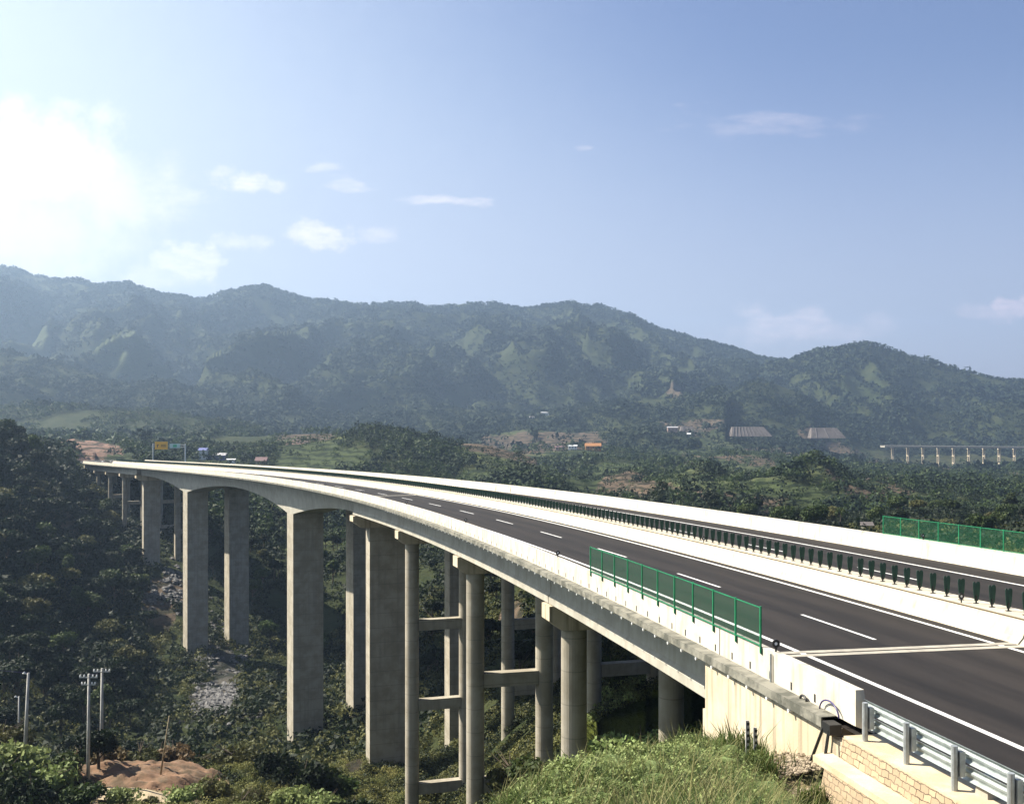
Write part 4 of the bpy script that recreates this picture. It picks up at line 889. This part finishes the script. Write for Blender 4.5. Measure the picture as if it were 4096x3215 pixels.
# scattered low scrub over the valley bottom and the slopes: uncountable cover
def leaf_stuff(name, zones, m, label, cat, seed, big=False):
    rng = np.random.default_rng(seed); out = []
    for (a, b, Y0, Y1, n, size, per, leaf, hh) in zones:
        px = rng.uniform(a, b, n); Y = np.sqrt(rng.uniform(Y0**2, Y1**2, n)); X = (px - CX) / FPX * Y
        s, o = road_coords(X, Y); rz = np.interp(s, SS, RZ)
        z = terrain(X, Y); ok = ~((o > -9) & (o < 20) & (s < 590) & ((s < 2) | (s > S_END - 6) | (z > rz - 3.2)))
        kd = patches(X, Y); ok &= ~(np.isin(kd, (1, 4, 6, 8)) | (np.isin(kd, (2, 3, 7)) & (rng.random(n) < .85)))
        ok &= vnoise(X / (size * 7) + 5, Y / (size * 7)) > .22
        if big: ok &= vnoise(X / 120 + 2, Y / 170) + .4 * fbm(X / 30, Y / 50, 3) > (.17 if Y0 < 1200 else -9)
        X, Y, z = X[ok], Y[ok], z[ok]; k = len(X)
        r = size * rng.uniform(.5, 1.2, k) * ((.45 + 1.1 * vnoise(X / 45 + 7, Y / 60)) if big else 1); u = rand_rot(k * per, rng); u[:, 2] = np.abs(u[:, 2]) * .95 + .02
        c = np.repeat(np.stack([X, Y, z + r * hh * .4], 1), per, 0); rr = np.repeat(r, per)[:, None] * rng.uniform(.6, 1.08, (k * per, 1))
        p = c + u * rr * np.array([1, 1, hh]); out.append(leaf_cards(p, u, 1.0, rng, .45, .75) if False else None) if False else None
        n_ = k * per; nn = u + rng.normal(size=(n_, 3)) * .45; nn /= np.linalg.norm(nn, axis=1, keepdims=True); a_ = np.cross(nn, rand_rot(n_, rng)); a_ /= np.linalg.norm(a_, axis=1, keepdims=True) + 1e-9; b_ = np.cross(nn, a_)
        sz = rr * leaf; out.append(np.stack([p - a_ * sz - b_ * sz * .5, p + a_ * sz - b_ * sz * .5, p + b_ * sz], 1))
    me = soup_mesh(name, np.concatenate(out), m); return tag(link(name, me), label, cat, kind='stuff')
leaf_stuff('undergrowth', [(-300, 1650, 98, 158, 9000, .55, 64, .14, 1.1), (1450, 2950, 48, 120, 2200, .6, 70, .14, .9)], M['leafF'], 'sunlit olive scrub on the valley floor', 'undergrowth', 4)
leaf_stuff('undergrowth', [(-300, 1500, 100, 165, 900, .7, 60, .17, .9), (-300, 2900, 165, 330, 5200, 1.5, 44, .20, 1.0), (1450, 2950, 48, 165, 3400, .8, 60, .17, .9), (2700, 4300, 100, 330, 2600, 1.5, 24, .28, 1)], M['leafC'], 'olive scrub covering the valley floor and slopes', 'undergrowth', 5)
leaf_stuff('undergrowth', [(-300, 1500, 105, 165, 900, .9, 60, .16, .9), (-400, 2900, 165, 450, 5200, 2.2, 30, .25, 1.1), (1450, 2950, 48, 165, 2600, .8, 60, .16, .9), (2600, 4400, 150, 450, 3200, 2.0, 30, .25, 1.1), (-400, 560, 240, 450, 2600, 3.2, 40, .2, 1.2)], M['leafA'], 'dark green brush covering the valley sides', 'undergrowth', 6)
leaf_stuff('forest', [(-400, 4500, 430, 760, 9500, 3.4, 34, .2, 1.0), (-400, 4500, 760, 1300, 15000, 4.2, 22, .26, .95)], M['leafB'], 'wooded low hills beyond the bridge', 'forest', 8, True)
leaf_stuff('forest', [(-400, 4500, 430, 760, 9000, 3.6, 34, .2, 1.05), (-400, 4500, 760, 1300, 8000, 4.4, 22, .26, 1.0), (-400, 4500, 1300, 2100, 30000, 6.0, 13, .38, 1.0), (-400, 4500, 2100, 3450, 56000, 8.0, 9, .45, .9)], M['far'], 'continuous forest covering the far mountain sides', 'forest', 9, True)

# ------------------------------------------------------------------ tall grass on the near slope
def grass(name, n, px0, px1, Y0, Y1, hmin, hmax, wd, m, seed, label):
    rng = np.random.default_rng(seed); px = rng.uniform(px0, px1, n); Y = rng.uniform(Y0, Y1, n); X = (px - CX) / FPX * Y
    dens = vnoise(X * 1.1, Y * 1.1); ok = dens > rng.uniform(.0, .55, n); X, Y = X[ok], Y[ok]
    s, o = road_coords(X, Y); ok = ~((o > -8.0) & (s < 2)) ; kd = patches(X, Y); ok &= ~((kd == 6) & (rng.random(len(X)) < .93)); X, Y = X[ok], Y[ok]
    hv = .55 + .9 * vnoise(X * .6 + 9, Y * .6); n = len(X); z = terrain(X, Y)
    h = rng.uniform(hmin, hmax, n) * hv; az = rng.uniform(0, 6.28, n) + vnoise(X * .5, Y * .5) * 3; ln = rng.uniform(.15, .75, n) * h
    b = np.stack([X, Y, z - .03], 1); d = np.stack([np.cos(az), np.sin(az), 0 * az], 1); w = np.stack([-np.sin(az), np.cos(az), 0 * az], 1) * wd * rng.uniform(.6, 1.4, (n, 1))
    L3 = ln[:, None]; H3 = h[:, None]; up = np.array([0, 0, 1.0])
    m1 = b + d * L3 * .22 + up * H3 * .55; t = b + d * L3 + up * H3 * rng.uniform(.75, 1.0, (n, 1))
    v = np.stack([b - w, b + w, m1 + w * .8, m1 - w * .8], 1); v2 = np.stack([m1 - w * .8, m1 + w * .8, t + w * .12, t - w * .12], 1)
    me = soup_mesh(name, np.concatenate([v, v2]), m); return tag(link(name, me), label, 'grass', kind='stuff')
grass('grass', 140000, 1800, 3750, 9, 31, .14, .52, .012, M['grass'], 21, 'tall green and straw coloured grass on the slope in front of the bridge')
grass('grass', 16000, 1800, 3750, 9, 31, .2, .8, .007, M['straw'], 24, 'thin straw coloured grass stems standing above the green grass')
grass('grass', 60000, 2000, 3250, 30, 60, .4, 1.0, .02, M['grass'], 22, 'grass on the bank under the bridge')
leaf_stuff('weeds', [(1850, 3450, 10, 31, 6500, .20, 44, .15, 1.5), (1950, 3000, 30, 60, 1500, .5, 50, .18, 1.0), (2330, 2950, 60, 125, 1600, .7, 50, .16, 1.0)], M['leafD'], 'leafy weeds growing among the tall grass', 'weeds', 23)  # zone behind the columns: bright leaf colour stands in for missing sunlight

def fern(px, Y, sc, label):
    x, y = at(px, Y); root = empty('fern', (x, y, T(x, y)), label, 'fern', 'ferns in the tall grass')
    rng = random.Random(int(px)); 
    for k in range(5):
        a = rng.uniform(0, 6.28); mb = MB(); L_ = sc * rng.uniform(.8, 1.1); pts = []
        for i in range(15):
            t = i / 14; pts.append(Vector((x + math.cos(a) * L_ * t, y + math.sin(a) * L_ * t, T(x, y) + .35 * sc + L_ * (.75 * t - .55 * t * t))))
        mb.tube(pts, .006, 4); d = Vector((math.cos(a), math.sin(a), 0)); w = Vector((-d.y, d.x, 0))
        for i in range(2, 15):
            t = i / 14; l = .26 * sc * math.sin(math.pi * min(1, t * .85 + .15)) + .02
            for sg in (-1, 1):
                p = pts[i]; q = p + w * (sg * l) + d * l * .35 - Vector((0, 0, l * .15)); mb.add([p - d * .012, p + d * .02, q + d * .006, q - d * .004], [(0, 1, 2, 3)])
        mb.build('frond', M['fern'], root, fix=False)
for px, Y, sc, l in ((2490, 20, .85, 'large pale fern in the middle of the grass slope'), (2640, 19, .6, 'fern on the grass crest in front of the right column'), (2370, 14, .6, 'fern low on the left part of the grass slope'), (2560, 13, .5, 'fern close to the bottom edge, middle'), (2950, 15, .5, 'fern in the grass left of the brick wall'), (2560, 17.5, .7, 'fern just right of the largest one'), (3060, 19, .7, 'fern at the right end of the grass below the gravel'), (2700, 15, .55, 'fern low in the grass near the bottom edge'), (2300, 17, .6, 'fern near the left end of the grass slope'), (2880, 24, .7, 'fern in front of the abutment')): fern(px, Y, sc, l)

# ------------------------------------------------------------------ rubble
def rocks(name, spots, label, seed, m='rock'):
    rng = np.random.default_rng(seed); mb = MB()
    ico = [(0, 0, 1), (.9, 0, .45), (.28, .85, .45), (-.72, .53, .45), (-.72, -.53, .45), (.28, -.85, .45), (.72, .53, -.45), (-.28, .85, -.45), (-.9, 0, -.45), (-.28, -.85, -.45), (.72, -.53, -.45), (0, 0, -1)]
    fc = [(0, 1, 2), (0, 2, 3), (0, 3, 4), (0, 4, 5), (0, 5, 1), (1, 6, 2), (2, 7, 3), (3, 8, 4), (4, 9, 5), (5, 10, 1), (6, 7, 2), (7, 8, 3), (8, 9, 4), (9, 10, 5), (10, 6, 1), (11, 7, 6), (11, 8, 7), (11, 9, 8), (11, 10, 9), (11, 6, 10)]
    for (px, Y, hw, hd, n, r) in spots:
        pxs = px + rng.normal(size=n) * hw * .5; Ys = Y + rng.normal(size=n) * hd * .5; X = (pxs - CX) / FPX * Ys; z = terrain(X, Ys)
        for i in range(n):
            q = r * rng.uniform(.3, 1.5); mb.add([(X[i] + a * q * rng.uniform(.7, 1.3), Ys[i] + b * q * rng.uniform(.7, 1.3), z[i] + c * q * .7 * rng.uniform(.7, 1.3)) for a, b, c in ico], fc)
    tag(mb.build(name, M[m], fix=False), label, 'rubble', kind='stuff')
rocks('rubble', [(870, 322, 60, 26, 60, .7), (960, 300, 50, 20, 50, .7), (690, 345, 50, 16, 110, .8), (880, 250, 120, 26, 500, .8), (1020, 235, 60, 14, 160, .7), (830, 300, 40, 20, 130, .9), (600, 335, 30, 8, 50, .9)], 'grey rock rubble spilled down the valley side between the main piers', 31)
rocks('gravel', [(3200, 29.0, 90, 3.0, 900, .055), (3300, 27.5, 60, 1.6, 300, .05)], 'gravel and stones heaped against the abutment', 32, 'gravel')

rocks('clods', [(585, 117, 260, 7, 420, .16), (700, 109.5, 240, 1.5, 120, .12)], 'clods and stones lying on the red dirt mound and path', 33, 'dirt')

# ------------------------------------------------------------------ signs at the far side of the bridge
def sign(px, Y, ytop, ybot, arm, w, hgt, m, lab, mark):
    x, y = at(px, Y); zt = -(ytop - CY) / FPX * Y; zb = -(ybot - CY) / FPX * Y
    root = empty('road_sign', (x, y, zb - 3), lab, 'road sign')
    mb = MB(); mb.tube([(x, y, zb - 6), (x, y, zt)], .22, 10); mb.build('post', M['signpost'], root)
    for dz in (.5, 1.3): mb = MB(); mb.tube([(x, y - .1, zt - dz), (x + arm, y - .1, zt - dz)], .09, 6); mb.build('arm', M['signpost'], root)
    xc = x + arm - (w / 2 if arm > 0 else -w / 2); mb = MB(); mb.box((xc, y - .3, zt - .9), (w / 2, .05, hgt / 2)); bd = mb.build('board', m, root)
    if mark == 'bend':   # dark bent arrow on the yellow board
        mb = MB(); x0 = xc - w * .32; z0 = zt - .9
        mb.box((x0 + .15, y - .37, z0 - .25), (.12, .01, .5)).box((x0 + .45, y - .37, z0 + .3), (.42, .01, .12)).add([(x0 - .2, y - .38, z0 + .1), (x0 + .5, y - .38, z0 + .1), (x0 + .15, y - .38, z0 - .35)], [(0, 1, 2)])
        mb.build('symbol', M['darkmark'], bd)
        for k in range(3): mb = MB(); mb.box((xc + w * .18, y - .37, zt - .55 - k * .4), (w * .22, .01, .09)); mb.build('lettering', M['darkmark'], bd)
    else: mb = MB(); mb.box((xc, y - .37, zt - .9), (w * .18, .01, hgt * .28)); mb.build('symbol', M['greensign'], bd)
sign(612, 462, 1773, 1846, 6.3, 5.4, 3.3, M['orange'], 'yellow road sign with dark symbol on a post by the distant end of the bridge', 'bend')
sign(741, 440, 1774, 1852, -6.2, 4.3, 1.8, M['whitesign'], 'pale sign board with green mark on a post right of the yellow sign', 'x')

# ------------------------------------------------------------------ small buildings
def house(px, Y, ybase, w, d, h, rm, wm, lab, cat='house', rh=1.4, name='house', rot=0, wins=3):
    x, y = at(px, Y); z = T(x, y) + .4; dp = 2
    root = empty(name, (x, y, z), lab, cat)
    mb = MB(); mb.box((x, y, z + h / 2 - dp / 2), (w / 2, d / 2, h / 2 + dp / 2)); wl = mb.build('wall', wm, root)
    mb = MB(); e = .5; mb.add([(x - w / 2 - e, y - d / 2 - e, z + h), (x + w / 2 + e, y - d / 2 - e, z + h), (x + w / 2 + e, y + d / 2 + e, z + h), (x - w / 2 - e, y + d / 2 + e, z + h), (x - w / 2 - e, y, z + h + rh), (x + w / 2 + e, y, z + h + rh)], [(0, 1, 5, 4), (2, 3, 4, 5), (0, 4, 3), (1, 2, 5), (0, 3, 2, 1)]); mb.build('roof', rm, root)
    for k in range(wins):
        mb = MB(); mb.box((x - w / 2 + w * (k + .5) / wins, y - d / 2 - .03, z + h * .55), (.55, .03, .65)); mb.build('window', M['window'], wl)
    return root
house(862, 668, 1836, 13.5, 8, 3.6, M['roofgrey'], M['roofblue'], 'long low building with pale roof right of the pale sign')
house(815, 662, 1832, 4.6, 5, 5.2, M['roofblue'], M['white'], 'white block with blue roof adjoining the long low building', wins=1)
house(926, 655, 1842, 4.6, 3, 2.2, M['white'], M['white'], 'tiny white hut right of the long low building', wins=1, rh=.4)
house(1047, 672, 1858, 6.5, 6, 2.6, M['roofbrown'], M['brickwall'], 'small cabin with brown roof just above the parapet', wins=1, rh=2.2)
house(2372, 1132, 1768, 16, 8, 4.0, M['orangebody'], M['orangebody'], 'orange roofed building on the hillside in the middle distance', rh=3)
house(2290, 1132, 1770, 9, 6, 3.2, M['white'], M['white'], 'small white building left of the orange roofed one', rh=1)
house(2240, 1132, 1774, 10, 6, 3, M['roofbrown'], M['brickwall'], 'brown roofed house left of the small white building')
house(2690, 1500, 1800, 14, 8, 6, M['roofgrey'], M['brickwall'], 'reddish building at the left end of the cut slopes')
house(2755, 1480, 1795, 5, 4, 3, M['white'], M['white'], 'tiny bright white hut on the dark slope', wins=1)
house(3466, 262, 2128, 2.0, 1.8, 2.2, M['rib'], M['girder'], 'small pale shed with grey roof beyond the far parapet', wins=1, rh=.8)
house(3405, 1480, 1772, 6, 5, 3, M['white'], M['white'], 'tiny white hut at the left end of the distant viaduct', wins=1)
house(3640, 1660, 1873, 8, 5, 3.0, M['white'], M['white'], 'left of two tiny white site huts under the distant viaduct', wins=1, rh=.6)
house(3684, 1660, 1873, 8, 5, 3.0, M['white'], M['white'], 'right of two tiny white site huts under the distant viaduct', wins=1, rh=.6)
house(2180, 1900, 1702, 14, 8, 5, M['roofgrey'], M['white'], 'pale house at the foot of the far mountain, centre')
house(2130, 1880, 1708, 10, 7, 5, M['roofgrey'], M['white'], 'pale house left of the centre one at the mountain foot')
def cutslope(px0, px1, Y, y0, y1, lab, ribs):
    root = empty('cut_slope', ((px0 - CX) / FPX * Y, Y, -(y1 - CY) / FPX * Y), lab, 'slope wall')
    x0, x1 = (px0 - CX) / FPX * Y, (px1 - CX) / FPX * Y; z1, z0 = -(y0 - CY) / FPX * Y, -(y1 - CY) / FPX * Y
    mb = MB(); d = (z1 - z0) * .9; mb.prism([(x0, Y, z0), (x1, Y, z0), (x1, Y + d + 8, z0), (x0, Y + d + 8, z0)], [(x0 + 4, Y + d, z1), (x1 - 10, Y + d, z1), (x1 - 10, Y + d + 8, z1), (x0 + 4, Y + d + 8, z1)]); mb.build('face', M['cut'], root)
    n = ribs
    for k in range(n):
        t = (k + .5) / n; xa = x0 + (x1 - x0) * t; mb = MB(); mb.tube([(xa, Y - .3, z0), (x0 + 4 + (x1 - x0 - 14) * t, Y + d - .3, z1)], .55, 4); mb.build('rib', M['rib'], root)
    return root
cutslope(2925, 3090, 1600, 1708, 1745, 'stabilised cut slope with slanting concrete ribs, middle of the three', 11)
cutslope(3245, 3385, 1620, 1712, 1752, 'grey terraced cut slope at the end of the distant viaduct', 3)
cutslope(2720, 2800, 1620, 1705, 1740, 'small grey brown cut slope, leftmost of the three', 3)

# ------------------------------------------------------------------ distant viaduct
dv = empty('distant_viaduct', ((3800 - CX) / FPX * 1700, 1700, -80), 'distant viaduct on tall thin piers across the valley at the right', 'viaduct')
def dpt(px, ypx, Y): return Vector(((px - CX) / FPX * Y, Y, -(ypx - CY) / FPX * Y))
a, b = dpt(3530, 1783, 1616), dpt(4500, 1792, 1760)
mb = MB(); d = (b - a).normalized(); nrm = Vector((-d.y, d.x, 0)); mb.prism([a - nrm * 5 - Vector((0, 0, 2.2)), b - nrm * 5 - Vector((0, 0, 2.2)), b + nrm * 5 - Vector((0, 0, 2.2)), a + nrm * 5 - Vector((0, 0, 2.2))], [a - nrm * 5.5, b - nrm * 5.5, b + nrm * 5.5, a + nrm * 5.5]); mb.build('deck', M['girder'], dv)
for sg in (-1, 1):
    mb = MB(); mb.tube([a + nrm * 5.3 * sg + Vector((0, 0, .5)), b + nrm * 5.3 * sg + Vector((0, 0, .5))], .5, 4); mb.build('parapet', M['girder'], dv)
bot = [1820, 1866, 1866, 1868, 1870, 1878, 1882, 1872, 1858, 1850, 1850]
for i, px in enumerate(range(3570, 4250, 61)):
    t = (px - 3530) / 970; Y = 1616 + 144 * t; zt = (a.lerp(b, t)).z - 2.2; zb = -(bot[min(i, 10)] - CY) / FPX * Y - 6
    cp = MB(); x = (px - CX) / FPX * Y; cp.box((x, Y, zt - 1), (.9, 5, .8)); cap = cp.build('pier', M['abut'], dv)
    for q in (-3.2, 3.2): mb = MB(); mb.tube([(x, Y + q, zb), (x, Y + q, zt - 2)], .95, 8); mb.build('column', M['abut'], cap)
    z = zt - 12
    while z > zb + 8: mb = MB(); mb.box((x, Y, z), (1.2, 3.2, .8)); mb.build('cross_beam', M['abut'], cap); z -= 11

# ------------------------------------------------------------------ haze
hz = MB(); hz.box((0, 1900, 175), (5200, 2600, 300)); 
hz = MB(); zlo = -140; zhi = 520; hz.box((0, 2400, (zlo + zhi) / 2), (6500, 3700, (zhi - zlo) / 2)); ho = hz.build('haze', M['white']); ho.data.materials.clear()
hm = bpy.data.materials.new('haze_air'); hm.use_nodes = True; N = hm.node_tree.nodes; N.clear(); o_ = N.new('ShaderNodeOutputMaterial'); pv = N.new('ShaderNodeVolumePrincipled')
pv.inputs['Color'].default_value = (.52, .72, 1.0, 1); pv.inputs['Density'].default_value = 1.35e-4; pv.inputs['Anisotropy'].default_value = .5
hm.node_tree.links.new(pv.outputs[0], o_.inputs['Volume']); ho.data.materials.append(hm); tag(ho, kind='stuff')
# remove template objects that were never placed
for t in TB + TT + BU + [SB]:
    if t.name not in PL.used:
        for ch in list(t.children): bpy.data.objects.remove(ch)
        bpy.data.objects.remove(t)
